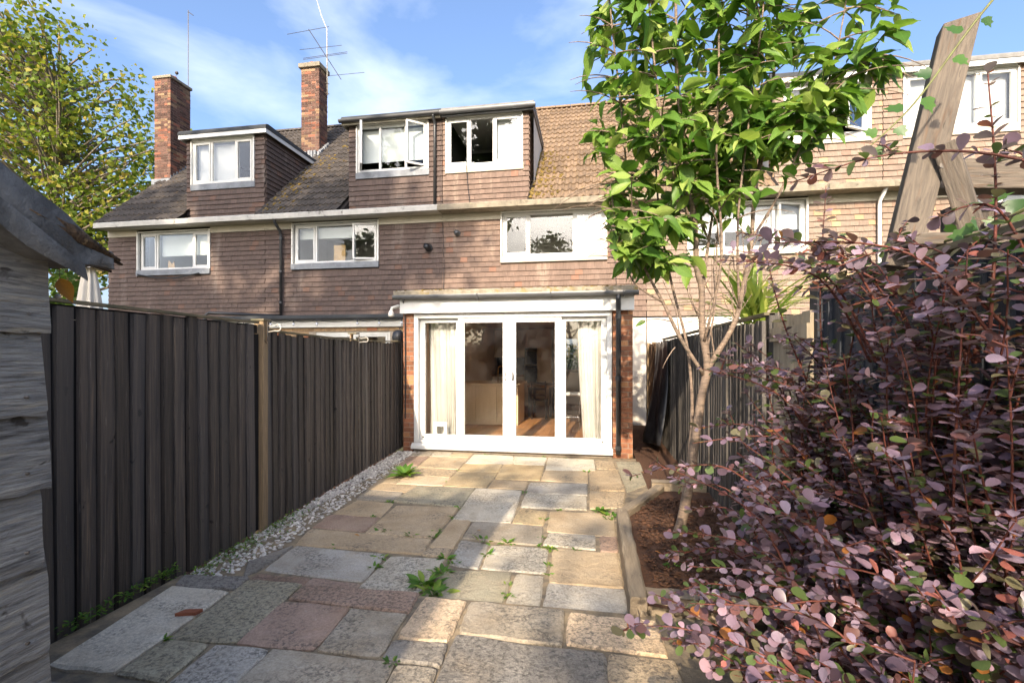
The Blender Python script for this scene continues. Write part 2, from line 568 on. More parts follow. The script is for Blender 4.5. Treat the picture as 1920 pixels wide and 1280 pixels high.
mat('felt_pale', (0.20, 0.195, 0.185), (0.14, 0.137, 0.13), 5, 0.85, 0.4, 60)
mat('roof_concrete', (0.36, 0.31, 0.24), (0.22, 0.19, 0.14), 14, 0.95, 0.7, 50, spots=[((0.26, 0.19, 0.05), 6, 0.56, 0.66, 0.7), ((0.06, 0.055, 0.04), 9, 0.6, 0.7, 0.6)])
mat('terracotta', (0.36, 0.12, 0.06), (0.25, 0.09, 0.05), 8, 0.85, 0.2)
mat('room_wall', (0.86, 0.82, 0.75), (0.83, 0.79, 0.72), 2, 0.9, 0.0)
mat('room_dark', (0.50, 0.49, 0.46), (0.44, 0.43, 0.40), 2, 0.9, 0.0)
mat('blind', (0.52, 0.56, 0.55), (0.49, 0.53, 0.52), 2, 0.9, 0.0)
mat('blind_white', (0.50, 0.51, 0.51), (0.46, 0.47, 0.47), 2, 0.9, 0.0)
mat('curtain', (0.66, 0.64, 0.60), (0.60, 0.58, 0.54), 3, 0.9, 0.15, 120)
mat('floor_wood', (0.44, 0.215, 0.085), (0.32, 0.15, 0.06), 3, 0.42, 0.05, 20, var=0.25, stretch=(5, 0.5, 5), spec=0.4)
mat('cabinet', (0.68, 0.57, 0.40), (0.62, 0.52, 0.36), 2, 0.5, 0.0)
mat('island', (0.68, 0.56, 0.37), (0.6, 0.49, 0.31), 2.5, 0.5, 0.0, stretch=(4, 4, 0.5))
mat('worktop', (0.30, 0.17, 0.08), (0.2, 0.11, 0.05), 5, 0.4, 0.0)
mat('navy', (0.018, 0.028, 0.05), None, 3, 0.35, 0.0)
mat('black_gloss', (0.012, 0.012, 0.013), None, 3, 0.15, 0.0, spec=0.5)
mat('dark_wood', (0.05, 0.03, 0.02), (0.035, 0.02, 0.014), 5, 0.5, 0.05)
mat('sleeper', (0.33, 0.265, 0.185), (0.21, 0.165, 0.115), 4, 0.85, 0.7, 12, stretch=(5, 0.6, 5), dist=1.0, var=0.15,
    spots=[((0.48, 0.42, 0.32), 8, 0.58, 0.7, 0.5), ((0.06, 0.045, 0.035), 9, 0.66, 0.73, 0.7)])
mat('grey_timber', (0.165, 0.135, 0.105), (0.085, 0.072, 0.06), 4, 0.8, 0.6, 8, stretch=(14, 14, 1.2), dist=1.2, detail=8,
    spots=[((0.13, 0.07, 0.035), 4, 0.55, 0.72, 0.6), ((0.035, 0.03, 0.027), 9, 0.66, 0.72, 0.8)])
mat('pale_board', (0.36, 0.30, 0.215), (0.24, 0.2, 0.145), 4, 0.8, 0.4, 12, stretch=(5, 5, 0.6), var=0.2)
mat('sheet_black', (0.018, 0.019, 0.022), (0.03, 0.03, 0.034), 5, 0.32, 0.3, 20, spec=0.5)
mat('brushwood', (0.15, 0.09, 0.05), (0.07, 0.045, 0.03), 20, 0.9, 0.7, 50, var=0.4)
mat('bark', (0.26, 0.19, 0.14), (0.12, 0.09, 0.068), 9, 0.7, 0.8, 30, stretch=(1, 1, 5), detail=7, spec=0.35,
    spots=[((0.44, 0.32, 0.22), 12, 0.58, 0.68, 0.7), ((0.07, 0.06, 0.04), 9, 0.62, 0.7, 0.6)])
mat('bark_grey', (0.24, 0.20, 0.15), (0.13, 0.11, 0.085), 6, 0.85, 0.5, 20)
mat('twig_red', (0.17, 0.05, 0.035), (0.09, 0.035, 0.025), 20, 0.6, 0.2)
mat('twig_green', (0.17, 0.19, 0.07), (0.12, 0.11, 0.05), 20, 0.6, 0.2)
mat('fabric_cream', (0.66, 0.60, 0.51), (0.58, 0.53, 0.45), 4, 0.9, 0.15, 60)
mat('bulb_glass', (0.75, 0.76, 0.78), None, 3, 0.1, 0.0, spec=0.6)
mat('cardboard', (0.42, 0.28, 0.13), None, 5, 0.8, 0.0)
leafmat('leaf_cherry', [(0.0, (0.055, 0.13, 0.02)), (0.45, (0.11, 0.21, 0.033)), (0.8, (0.20, 0.30, 0.055)), (1.0, (0.33, 0.40, 0.11))], 0.48, 0.34, 0.3, veins=True)
leafmat('leaf_plane', [(0.0, (0.085, 0.135, 0.022)), (0.55, (0.15, 0.20, 0.03)), (0.85, (0.26, 0.26, 0.04)), (1.0, (0.34, 0.25, 0.06))], 0.5, 0.4, 0.3)
leafmat('leaf_dark', [(0.0, (0.05, 0.09, 0.018)), (1.0, (0.12, 0.17, 0.035))], 0.5, 0.5, 0.3)
leafmat('leaf_purple', [(0.0, (0.14, 0.092, 0.125)), (0.12, (0.25, 0.165, 0.23)), (0.29, (0.33, 0.25, 0.335)), (0.43, (0.21, 0.10, 0.10)), (0.52, (0.115, 0.165, 0.055)), (0.66, (0.19, 0.17, 0.10)),
                        (0.74, (0.30, 0.205, 0.285)), (0.85, (0.47, 0.31, 0.39)), (0.95, (0.42, 0.15, 0.13)), (0.988, (0.48, 0.19, 0.05))], 0.36, 0.32, 0.5, 0.4, 'CONSTANT')
leafmat('leaf_ivy', [(0.0, (0.03, 0.085, 0.016)), (1.0, (0.075, 0.16, 0.026))], 0.35, 0.3, 0.5)
leafmat('leaf_strap', [(0.0, (0.18, 0.27, 0.04)), (0.6, (0.36, 0.43, 0.08)), (1.0, (0.55, 0.55, 0.16))], 0.4, 0.35, 0.4)
leafmat('leaf_weed', [(0.0, (0.06, 0.14, 0.02)), (0.7, (0.12, 0.24, 0.03)), (1.0, (0.26, 0.32, 0.05))], 0.5, 0.3, 0.35)
leafmat('leaf_dry', [(0.0, (0.42, 0.17, 0.04)), (1.0, (0.5, 0.24, 0.07))], 0.6, 0.4, 0.3)
glassmat('glass', 0.012, dirt=0.0)
glassmat('glass_door', 0.03, dirt=0.012)

# slab corners in metres, with a colour code
LOWER = [
    ('g', (-2.76, 7.14), (-2.47, 7.23), (-2.42, 6.93), (-2.71, 6.86)),
    ('w', (-2.45, 7.21), (-2.16, 7.23), (-2.11, 6.92), (-2.39, 6.88)),
    ('r', (-2.70, 6.82), (-2.41, 6.84), (-2.37, 6.28), (-2.65, 6.25)),
    ('t', (-2.14, 7.21), (-1.83, 7.24), (-1.82, 6.94), (-2.12, 6.90)),
    ('t', (-2.39, 6.82), (-1.81, 6.90), (-1.76, 6.15), (-2.34, 6.23)),
    ('g', (-2.63, 6.22), (-2.35, 6.24), (-2.32, 5.77), (-2.57, 5.76)),
    ('t', (-2.33, 6.18), (-1.76, 6.11), (-1.74, 5.74), (-2.31, 5.77)),
    ('t', (-2.57, 5.73), (-2.31, 5.74), (-2.28, 5.34), (-2.53, 5.35)),
    ('p', (-2.30, 5.74), (-1.73, 5.71), (-1.71, 5.35), (-2.27, 5.33)),
    ('t', (-2.53, 5.32), (-2.00, 5.32), (-2.04, 5.01), (-2.49, 5.05)),
    ('g', (-2.48, 5.03), (-2.04, 4.99), (-2.05, 4.69), (-2.44, 4.69)),
    ('o', (-1.99, 5.26), (-1.32, 5.31), (-1.29, 4.63), (-2.03, 4.68)),
    ('y', (-1.74, 6.02), (-1.21, 6.08), (-1.20, 5.36), (-1.70, 5.34)),
    ('y', (-1.77, 6.49), (-1.25, 6.53), (-1.21, 6.12), (-1.74, 6.06)),
    ('w', (-1.79, 7.15), (-1.19, 7.12), (-1.10, 6.62), (-1.76, 6.52)),
    ('w', (-1.17, 7.10), (-0.68, 7.08), (-0.67, 6.58), (-1.09, 6.60)),
    ('y', (-1.22, 6.53), (-0.67, 6.56), (-0.64, 5.77), (-1.18, 5.75)),
    ('t', (-1.19, 5.71), (-0.78, 5.70), (-0.76, 5.35), (-1.18, 5.36)),
    ('w', (-0.66, 7.07), (0.00, 7.05), (0.02, 6.39), (-0.62, 6.31)),
    ('t', (-0.62, 6.27), (-0.08, 6.31), (-0.07, 5.75), (-0.62, 5.77)),
    ('t', (0.03, 6.99), (0.27, 6.96), (0.29, 6.50), (0.04, 6.48)),
    ('t', (-0.06, 6.32), (0.30, 6.45), (0.34, 5.47), (-0.04, 5.45)),
    ('o', (0.31, 6.97), (0.63, 6.99), (0.64, 5.85), (0.36, 5.43)),
    ('t', (-0.04, 5.40), (0.34, 5.41), (0.28, 4.87), (-0.04, 4.77)),
    ('b', (-0.74, 5.63), (-0.08, 5.71), (-0.07, 5.22), (-0.72, 5.22)),
    ('w', (-0.72, 5.19), (-0.08, 5.19), (-0.07, 4.73), (-0.71, 4.71)),
    ('w', (-1.31, 5.30), (-0.78, 5.28), (-0.73, 4.26), (-1.27, 4.26)),
    ('y', (-0.71, 4.67), (-0.44, 4.62), (-0.44, 4.24), (-0.72, 4.26)),
    ('t', (-0.41, 4.62), (0.18, 4.69), (0.18, 4.07), (-0.39, 4.10)),
    ('t', (-1.27, 4.24), (-1.09, 4.24), (-1.07, 3.62), (-1.26, 3.61)),
    ('t', (-1.26, 3.59), (-1.08, 3.59), (-1.07, 3.44), (-1.27, 3.46)),
    ('g', (-1.06, 4.24), (-0.44, 4.21), (-0.41, 3.79), (-1.05, 3.82)),
    ('w', (-0.37, 4.08), (0.01, 4.06), (0.01, 3.77), (-0.39, 3.80)),
    ('r', (0.05, 4.05), (0.19, 4.05), (0.18, 3.75), (0.05, 3.74)),
    ('t', (-1.94, 4.56), (-1.31, 4.60), (-1.30, 3.78), (-1.90, 3.82)),
    ('t', (-2.41, 4.67), (-2.00, 4.63), (-1.95, 4.21), (-2.43, 4.22)),
    ('r', (-2.43, 4.19), (-1.95, 4.18), (-1.92, 3.83), (-2.41, 3.86)),
    ('t', (-2.40, 3.82), (-1.30, 3.74), (-1.28, 3.46), (-2.32, 3.48)),
    ('b', (-2.30, 3.46), (-1.54, 3.42), (-1.51, 2.98), (-2.27, 3.03)),
    ('w', (-1.49, 3.40), (-1.08, 3.42), (-1.09, 2.91), (-1.49, 2.91)),
    ('b', (-1.06, 3.79), (-0.82, 3.74), (-0.80, 3.30), (-1.02, 3.34)),
    ('w', (-0.80, 3.73), (-0.35, 3.74), (-0.33, 3.30), (-0.78, 3.31)),
    ('t', (-0.31, 3.75), (0.17, 3.73), (0.19, 3.18), (-0.29, 3.18)),
    ('o', (-1.01, 3.23), (-0.56, 3.28), (-0.54, 2.85), (-1.04, 2.82)),
    ('w', (-0.52, 3.26), (-0.33, 3.25), (-0.32, 2.84), (-0.52, 2.84)),
    ('b', (-0.29, 3.16), (0.19, 3.15), (0.19, 2.83), (-0.29, 2.83)),
    ('d', (-2.46, 3.13), (-2.32, 3.45), (-2.29, 3.05), (-2.33, 2.92)),
    ('r', (-2.27, 2.97), (-1.88, 2.97), (-1.87, 2.86), (-2.25, 2.87)),
    ('r', (-1.86, 2.97), (-1.51, 2.95), (-1.50, 2.86), (-1.85, 2.86)),
]
FRONT = [
    ('o', (-2.15, 2.73), (-1.79, 2.75), (-1.75, 2.14), (-2.10, 2.11)),
    ('r', (-1.76, 2.74), (-1.04, 2.77), (-1.02, 2.55), (-1.76, 2.57)),
    ('r', (-1.77, 2.54), (-1.36, 2.54), (-1.34, 2.15), (-1.74, 2.14)),
    ('g', (-1.34, 2.52), (-1.02, 2.52), (-1.00, 2.15), (-1.32, 2.15)),
    ('p', (-0.98, 2.73), (-0.73, 2.72), (-0.72, 2.32), (-0.98, 2.31)),
    ('d', (-0.98, 2.29), (-0.72, 2.30), (-0.70, 2.13), (-0.98, 2.14)),
    ('w', (-2.56, 2.59), (-2.17, 2.59), (-2.12, 1.84), (-2.46, 1.83)),
    ('o', (-2.10, 2.10), (-1.87, 2.10), (-1.85, 1.83), (-2.10, 1.84)),
    ('b', (-1.83, 2.10), (-1.55, 2.11), (-1.53, 1.80), (-1.81, 1.77)),
    ('g', (-1.53, 2.11), (-0.91, 2.11), (-0.89, 1.85), (-1.52, 1.77)),
    ('g', (-0.89, 2.10), (-0.70, 2.10), (-0.70, 1.88), (-0.87, 1.85)),
    ('g', (-0.70, 2.72), (-0.17, 2.71), (-0.16, 2.38), (-0.68, 2.40)),
    ('p', (-0.13, 2.69), (0.33, 2.68), (0.34, 2.38), (-0.13, 2.40)),
    ('d', (-0.69, 2.38), (0.05, 2.35), (0.05, 2.07), (-0.67, 1.95)),
    ('t', (0.07, 2.35), (0.37, 2.34), (0.38, 2.13), (0.07, 2.07)),
    ('d', (-2.62, 2.74), (-2.19, 2.78), (-2.16, 2.62), (-2.56, 2.61)),
]

# ================================================================== SETTING: ground and patio
gm = MB()
gm.quad((-400, -400, -0.07), (400, -400, -0.07), (400, 600, -0.07), (-400, 600, -0.07))
tag(gm.build('ground', 'earth'), 'bare earth ground under the gardens', kind='structure')

COLS = {'t': (0.51, 0.40, 0.265), 'w': (0.57, 0.52, 0.425), 'g': (0.39, 0.345, 0.275), 'b': (0.47, 0.44, 0.385), 'r': (0.36, 0.255, 0.195),
        'd': (0.27, 0.25, 0.22), 'p': (0.62, 0.48, 0.33), 'o': (0.38, 0.345, 0.25), 'y': (0.52, 0.405, 0.24)}


def slab_mesh(q, zt, th, seed):
    rnd = random.Random(seed)
    c = Vector((sum(p[0] for p in q) / 4, sum(p[1] for p in q) / 4))
    pts = []
    q = [Vector(p) for p in q]
    q = [p + (p - c).normalized() * 0.010 for p in q]
    for i in range(4):
        a, b = q[i], q[(i + 1) % 4]
        d = (b - a).normalized()
        nrm = Vector((-d.y, d.x))
        n = 6
        for k in range(n):
            f = k / n
            p = a.lerp(b, f)
            if k == 0:
                p = p + (c - p).normalized() * rnd.uniform(0.002, 0.014)
            else:
                p = p + nrm * rnd.uniform(-0.0035, 0.0035)
            pts.append(p)
    n = len(pts)
    tilt = (rnd.uniform(-0.006, 0.006), rnd.uniform(-0.006, 0.006))

    def zz(p):
        return zt + tilt[0] * (p.x - c.x) + tilt[1] * (p.y - c.y)
    mb = MB()
    vs = [(p.x, p.y, zt - th) for p in pts]
    vs += [(p.x, p.y, zz(p) - 0.009 + rnd.uniform(-0.003, 0.003)) for p in pts]
    ins = [p + (c - p).normalized() * rnd.uniform(0.008, 0.018) for p in pts]
    vs += [(p.x, p.y, zz(p) + rnd.uniform(-0.0015, 0.0015)) for p in ins]
    fs = []
    for r in range(2):
        for i in range(n):
            j = (i + 1) % n
            fs.append((r * n + i, r * n + j, (r + 1) * n + j, (r + 1) * n + i))
    vs.append((c.x, c.y, zt))
    for i in range(n):
        fs.append((2 * n + i, 2 * n + (i + 1) % n, 3 * n))
    mb.add(vs, fs)
    return mb.mesh('paving_slab', 'slab')


pm = MB()
pm.box(-2.72, 0.66, 2.70, 7.26, -0.06, -0.011)
patio = pm.build('patio', 'joint')
tag(patio, 'sandstone patio of mixed rectangular slabs leading to the glass doors', kind='structure')
fm = MB()
fm.box(-2.66, 0.62, -3.2, 2.755, -0.065, 0.052)
terrace = fm.build('terrace', 'joint')
tag(terrace, 'slightly raised foreground paving of weathered stone slabs', kind='structure')


def add_slab(q, code, zt, parent, seed, th=0.045):
    q = [q[0], q[1], q[2], q[3]][::-1]
    o = place('paving_slab', slab_mesh(q, zt, th, seed), None, parent)
    k = random.uniform(0.92, 1.08) * (1.36 if parent is terrace else 1.12)
    o.color = tuple(min(1, c * k) for c in COLS[code]) + (1.0 if parent is terrace else 0.25,)
    return o


for i, (code, *q) in enumerate(LOWER):
    add_slab(q, code, random.uniform(-0.004, 0.005), patio, i)
for i, (code, *q) in enumerate(FRONT):
    add_slab(q, code, 0.07 + random.uniform(-0.003, 0.003), terrace, 100 + i, 0.06)
# the rows under and behind the camera
y = 1.74
k = 0
while y > -3.0:
    h = random.choice((0.42, 0.55, 0.6))
    x = -2.5
    while x < 0.4:
        w = random.choice((0.38, 0.45, 0.6, 0.75))
        x1 = min(x + w, 0.5)
        add_slab([(x + 0.012, y), (x1 - 0.012, y), (x1 - 0.012, y - h + 0.024), (x + 0.012, y - h + 0.024)], random.choice('tgrodwb'), 0.07, terrace, 200 + k)
        k += 1
        x = x1
    y -= h

# gravel strip beside the fence
bm = bmesh.new()
bmesh.ops.create_icosphere(bm, subdivisions=1, radius=1)
pv = [v.co.copy() for v in bm.verts]
pf = [[v.index for v in f.verts] for f in bm.faces]
bm.free()
Ms = []
for i in range(4200):
    y = random.uniform(2.72, 7.2)
    xf = -3.08 - 0.072 * (y - 7.25)
    w = 0.37 if y > 3.3 else 0.37 - (3.3 - y) * 0.22
    x = xf + 0.03 + w * (random.random() ** 1.15)
    s = random.uniform(0.009, 0.02)
    M = Matrix.Translation((x, y, -0.035 + random.uniform(0, 0.03))) @ Matrix.Rotation(random.uniform(0, 6.3), 4, 'Z') @ Matrix.Rotation(random.uniform(-0.6, 0.6), 4, 'X') @ Matrix.Diagonal((s, s * random.uniform(0.6, 1), s * random.uniform(0.4, 0.75), 1))
    Ms.append(M)
o = place('gravel', np_mesh('gravel', pv, pf, Ms, 'pebble'))
tag(o, 'strip of white and grey pebbles along the foot of the dark fence', 'gravel', kind='stuff')
strip = MB()
strip.box(-3.2, -2.2, 2.6, 7.25, -0.065, -0.032)
tag(strip.build('soil_strip', 'soil'), 'dark soil bed under the pebble strip', kind='structure')

# ================================================================== LEFT FENCE
FD = Vector((-0.0718, 0.9974, 0))
FN = Vector((0.9974, 0.0718, 0))


def fx(y):
    return -3.08 - 0.072 * (y - 7.25)


def board_mesh(name, w, h, seed, m, th=0.027, warp=0.006, nz=9):
    """feather-edged board: +Y along the fence, +X out, thick edge towards -Y"""
    rnd = random.Random(seed)
    mb = MB()
    vs, fs = [], []
    ph = rnd.uniform(0, 6)
    for i in range(nz):
        z = h * i / (nz - 1)
        dx = warp * math.sin(ph + z * 2.1) + rnd.uniform(-0.0012, 0.0012)
        dy = warp * 0.7 * math.sin(ph * 1.7 + z * 1.6)
        if i == nz - 1:
            z += 0
        vs += [(0.0 + dx, 0 + dy, z), (th + dx, 0.001 + dy, z), (th * 0.45 + dx, w + dy, z), (0.0 + dx, w + dy, z)]
    for i in range(nz - 1):
        a = i * 4
        for k in range(4):
            fs.append((a + k, a + (k + 1) % 4, a + 4 + (k + 1) % 4, a + 4 + k))
    fs += [(3, 2, 1, 0), tuple(range(nz * 4 - 4, nz * 4))]
    mb.add(vs, fs)
    return mb.mesh(name, m)


def fence_boards(root, p_of, d, y0, y1, step, top_of, m, nvar=7, w=0.125, tilt=0.006, name='fence_board', lean=None, bottom=0.0, turn=0.02):
    var = [board_mesh(name, w, 1.0, 11 * k + 3, m) for k in range(nvar)]
    n = int((y1 - y0) / step)
    ang = math.atan2(-d[0], d[1])
    for i in range(n):
        y = y0 + i * step + random.uniform(-0.006, 0.006)
        P = p_of(y)
        h = top_of(y) + random.uniform(-0.022, 0.004)
        M = Matrix.Translation((P[0], P[1], bottom)) @ Matrix.Rotation(ang, 4, 'Z') @ Matrix.Rotation(random.uniform(-tilt, tilt), 4, 'X') @ Matrix.Rotation(random.uniform(-turn, turn), 4, 'Z')
        if lean:
            M = M @ Matrix.Rotation(lean(y), 4, 'Y')
        place(name, random.choice(var), M @ Matrix.Diagonal((1, 1, h - bottom, 1)), root)


fence = empty('fence', (-2.83, 3.7, 0), 'long dark stained board fence along the left of the patio', 'fence')


def top_left(y):
    return 1.755 if y < 3.7 else 1.70 - 0.022 * math.sin(min(1, (y - 3.7) / 3.5) * math.pi)


fence_boards(fence, lambda y: (fx(y), y), FD, 0.2, 3.72, 0.108, top_left, 'fence_dark', w=0.099, turn=0.02)
fence_boards(fence, lambda y: (fx(y), y), FD, 3.79, 8.75, 0.108, top_left, 'fence_dark', w=0.099, tilt=0.010, turn=0.03)
c = MB()
c.add([(fx(y) - o, y, z) for y in (0.2, 8.75) for o in (0.004, 0.022) for z in (0.0, 1.672)], [(0, 1, 5, 4), (2, 6, 7, 3), (0, 4, 6, 2), (1, 3, 7, 5), (0, 2, 3, 1), (4, 5, 7, 6)])
c.build('gap_shade_sheet', 'batten', fence)  # near-black sheet added behind the boards; its colour gives the gaps their shade
c = MB()
c.add([(fx(y) - o, y, z) for y in (0.2, 3.70) for o in (0.004, 0.022) for z in (1.674, 1.748)], [(0, 1, 5, 4), (2, 6, 7, 3), (0, 4, 6, 2), (1, 3, 7, 5), (0, 2, 3, 1), (4, 5, 7, 6)])
c.build('gap_shade_sheet', 'batten', fence)  # upper strip of the added dark sheet, behind the taller near boards
for ya, yb in ((0.2, 3.68), (3.8, 5.6), (5.66, 8.76)):
    c = MB()
    n = 10
    for i in range(n):
        a, b = ya + (yb - ya) * i / n, ya + (yb - ya) * (i + 1) / n
        za, zb = top_left(a), top_left(b)
        xa, xb = fx(a), fx(b)
        c.add([(xa - 0.018, a, za + 0.003), (xa + 0.03, a, za + 0.003), (xb + 0.03, b, zb + 0.003), (xb - 0.018, b, zb + 0.003),
               (xa - 0.018, a, za + 0.02), (xa + 0.03, a, za + 0.02), (xb + 0.03, b, zb + 0.02), (xb - 0.018, b, zb + 0.02)],
              [(0, 3, 2, 1), (4, 5, 6, 7), (0, 1, 5, 4), (2, 3, 7, 6), (1, 2, 6, 5), (3, 0, 4, 7)])
    c.build('capping_rail', 'cap_wood', fence)
for yp, proud, h, m in ((3.72, 0.042, 1.79, 'post_wood'), (5.63, -0.03, 1.765, 'post_wood'), (1.8, -0.03, 1.77, 'post_wood'), (7.2, -0.03, 1.72, 'fence_dark')):
    c = MB()
    x = fx(yp)
    c.prism([(x - 0.05, yp), (x + proud, yp), (x + proud, yp + 0.06), (x - 0.05, yp + 0.06)], 2, -0.05, h)
    p = c.build('post', m, fence, bevel=0.004)
    if m == 'post_wood' and yp == 3.72:
        tag(p, 'pale bare timber post between the dark boards')
    c2 = MB()
    c2.box(x - 0.07, x + max(proud, 0.03) + 0.012, yp - 0.012, yp + 0.087, h - 0.004, h + 0.012)
    c2.build('post_cap', 'cap_wood', fence)
for yp, h, lab in ((3.72, 1.80, 'white metal hook bracket on the pale fence post'), (5.63, 1.765, 'white metal hook bracket on the fence nearer the house')):
    x = fx(yp) + 0.05
    rt = empty('hook_bracket', (x, yp, h - 0.2), lab, 'hook')
    c = MB()
    c.box(x + 0.006, x + 0.012, yp + 0.028, yp + 0.052, h - 0.19, h - 0.02)
    c.build('back_plate', 'metal_dark', rt)
    c = MB()
    pts = [(x + 0.012, yp + 0.04, h - 0.11), (x + 0.07, yp + 0.04, h - 0.10)]
    for k in range(9):
        a = -math.pi / 2 + k * 0.5
        pts.append((x + 0.10 + 0.028 * math.cos(a), yp + 0.04, h - 0.075 + 0.028 * math.sin(a)))
    c.tube(pts, 0.006, 6)
    c.build('hook', 'metal_pale', rt, True)
    c = MB()
    c.tube([(x + 0.012, yp + 0.04, h - 0.055), (x + 0.05, yp + 0.04, h - 0.06), (x + 0.085, yp + 0.04, h - 0.05)], 0.004, 6)
    c.build('brace', 'metal_pale', rt, True)

# ================================================================== SHED (left foreground)
shed = empty('shed', (-1.2, 0.2, 0), 'weathered grey weatherboard shed with black felt roof at the left edge', 'shed')
XS = -1.19


def weatherboard(z0, h, seed, yend):
    rnd = random.Random(seed)
    n = 40
    mb = MB()
    vs = []
    ys = [-2.2 + (yend + 2.2) * (1 - (1 - i / (n - 1)) ** 2.2) for i in range(n)]
    for i, y in enumerate(ys):
        e = 0.004 * mnoise.noise(Vector((y * 9, seed, 0))) + 0.007 * mnoise.noise(Vector((y * 30, seed, 3)))
        bo = 0.02 + 0.004 * mnoise.noise(Vector((y * 14, seed, 7)))
        for f, xo in ((0.0, bo), (0.06, bo + 0.002), (0.4, 0.016), (0.7, 0.011), (1.0, 0.004)):
            jag = 0
            if i == n - 1:
                jag = 0.006 * mnoise.noise(Vector((f * 5, seed, 11)))
            w = 0.0025 * mnoise.noise(Vector((y * 6, f * 7, seed)))
            vs.append((XS + xo + w, y + jag, z0 + e * (1 - f) + f * (h + 0.03)))
    fs = []
    for i in range(n - 1):
        for k in range(4):
            a = i * 5 + k
            fs.append((a, a + 5, a + 6, a + 1))
    b0 = len(vs)
    for i in range(n):
        vs.append((XS - 0.012, vs[i * 5][1], vs[i * 5][2]))
        vs.append((XS - 0.012, vs[i * 5][1], vs[i * 5 + 4][2]))
    for i in range(n - 1):
        fs.append((i * 5, b0 + 2 * i, b0 + 2 * i + 2, i * 5 + 5))
    e = (n - 1) * 5
    fs.append((e, e + 1, e + 2, e + 3, e + 4, b0 + 2 * n - 1, b0 + 2 * n - 2))
    mb.add(vs, fs)
    return mb.build('weatherboard', 'shed_board', shed)


for k, (z0, h) in enumerate(((-0.04, 0.16), (0.12, 0.18), (0.30, 0.18), (0.48, 0.18), (0.66, 0.18), (0.84, 0.19), (1.03, 0.165), (1.195, 0.16), (1.355, 0.175), (1.53, 0.20), (1.73, 0.18), (1.91, 0.18), (2.09, 0.18))):
    if z0 < 1.72:
        weatherboard(z0, h, k, 0.872 + random.uniform(-0.012, 0.008))
    else:
        weatherboard(z0, h, k, 0.84 - (z0 - 1.62) / 0.66)
c = MB()
c.box(-3.2, XS - 0.014, -2.2, 0.84, 0.0, 1.62)
c.prism([(0.84, 1.62), (-2.2, 1.62), (-0.68, 2.6)], 0, -3.2, XS - 0.014)
c.build('shed_wall', 'shed_board', shed)
c = MB()
c.box(XS - 0.06, XS - 0.001, 0.80, 0.85, 0.0, 1.66)
c.build('corner_post', 'shed_board', shed)


def shed_roof(y_eave, y_ridge, z_eave, z_ridge, x0, x1, name):
    mb = MB()
    nx, ny = 30, 34
    vs = []
    for lay in (0, 1):
        for i in range(nx + 1):
            fx_ = i / nx
            x = x0 + (x1 - x0) * (1 - (1 - fx_) ** 2)
            for j in range(ny + 1):
                g = (j / ny) ** 1.8
                y = y_eave + (y_ridge - y_eave) * g
                z = z_eave + (z_ridge - z_eave) * g
                if lay:
                    z = min(z - 0.02, max(z - 0.115, 1.688)) if y_eave > 0 else z - 0.1
                nn = mnoise.noise(Vector((x * 8, y * 11, 1.7 + lay)))
                z += 0.007 * nn
                xx = x + (0.008 * mnoise.noise(Vector((y * 16, lay * 3, 5))) if i == nx else 0)
                yy = y
                if j <= 4:
                    yy += 0.016 * mnoise.noise(Vector((x * 13, j * 0.6, lay * 2 + 9)))
                    z += 0.014 * mnoise.noise(Vector((x * 22, j, lay + 4))) * (1 - j / 5)
                vs.append((xx, yy, z))
    N = (nx + 1) * (ny + 1)
    fs = []
    for lay in range(2):
        for i in range(nx):
            for j in range(ny):
                a = lay * N + i * (ny + 1) + j
                q = (a, a + ny + 1, a + ny + 2, a + 1)
                fs.append(q if lay == 0 else q[::-1])
    for i in range(nx):
        a = i * (ny + 1)
        fs.append((a, a + N, a + N + ny + 1, a + ny + 1))
    for j in range(ny):
        a = nx * (ny + 1) + j
        fs.append((a, a + N, a + N + 1, a + 1))
    mb.add(vs, fs)
    return mb.build(name, 'felt', shed, True)


roof = shed_roof(0.955, -0.7, 1.715, 2.78, -3.3, -1.108, 'felt_roof')
shed_roof(-2.4, -0.7, 1.70, 2.765, -3.3, -1.108, 'felt_roof')
# rotten eave end and torn felt flaps
c = MB()
for k in range(9):
    r = random.Random(k)
    y0 = 0.885 + r.uniform(0, 0.05)
    z0 = 1.70 + r.uniform(-0.012, 0.03)
    x0 = -1.125 + r.uniform(-0.05, 0.018)
    pts = [(x0, y0 - 0.10, z0 + 0.055 + r.uniform(-0.01, 0.01)), (x0 + r.uniform(0, 0.01), y0 - 0.03, z0 + 0.022), (x0 + r.uniform(-0.008, 0.012), y0 + 0.06 + r.uniform(0, 0.035), z0 - 0.012 + r.uniform(-0.006, 0.006))]
    c.tube(pts, [0.014, 0.016, 0.003], 6)
tag(c.build('rotten_batten', 'rotten_wood', roof, True), 'rotten splintered timber end under the torn felt')
c = MB()
vs, fs = [], []
n = 14
for i in range(n):
    f = i / (n - 1)
    y = 0.42 + f * 0.47
    z = 1.715 + (0.955 - y) * 0.64 - 0.075
    for k, (dx, dz) in enumerate(((0.0, 0.0), (0.006 + 0.004 * math.sin(f * 9), -0.03), (0.002 + 0.006 * math.sin(f * 14), -0.045 - 0.008 * math.sin(f * 11)))):
        vs.append((-1.101 + dx, y, z + dz))
for i in range(n - 1):
    for k in range(2):
        a = i * 3 + k
        fs.append((a, a + 1, a + 4, a + 3))
c.add(vs, fs)
c.build('felt_flap', 'felt', roof, True)

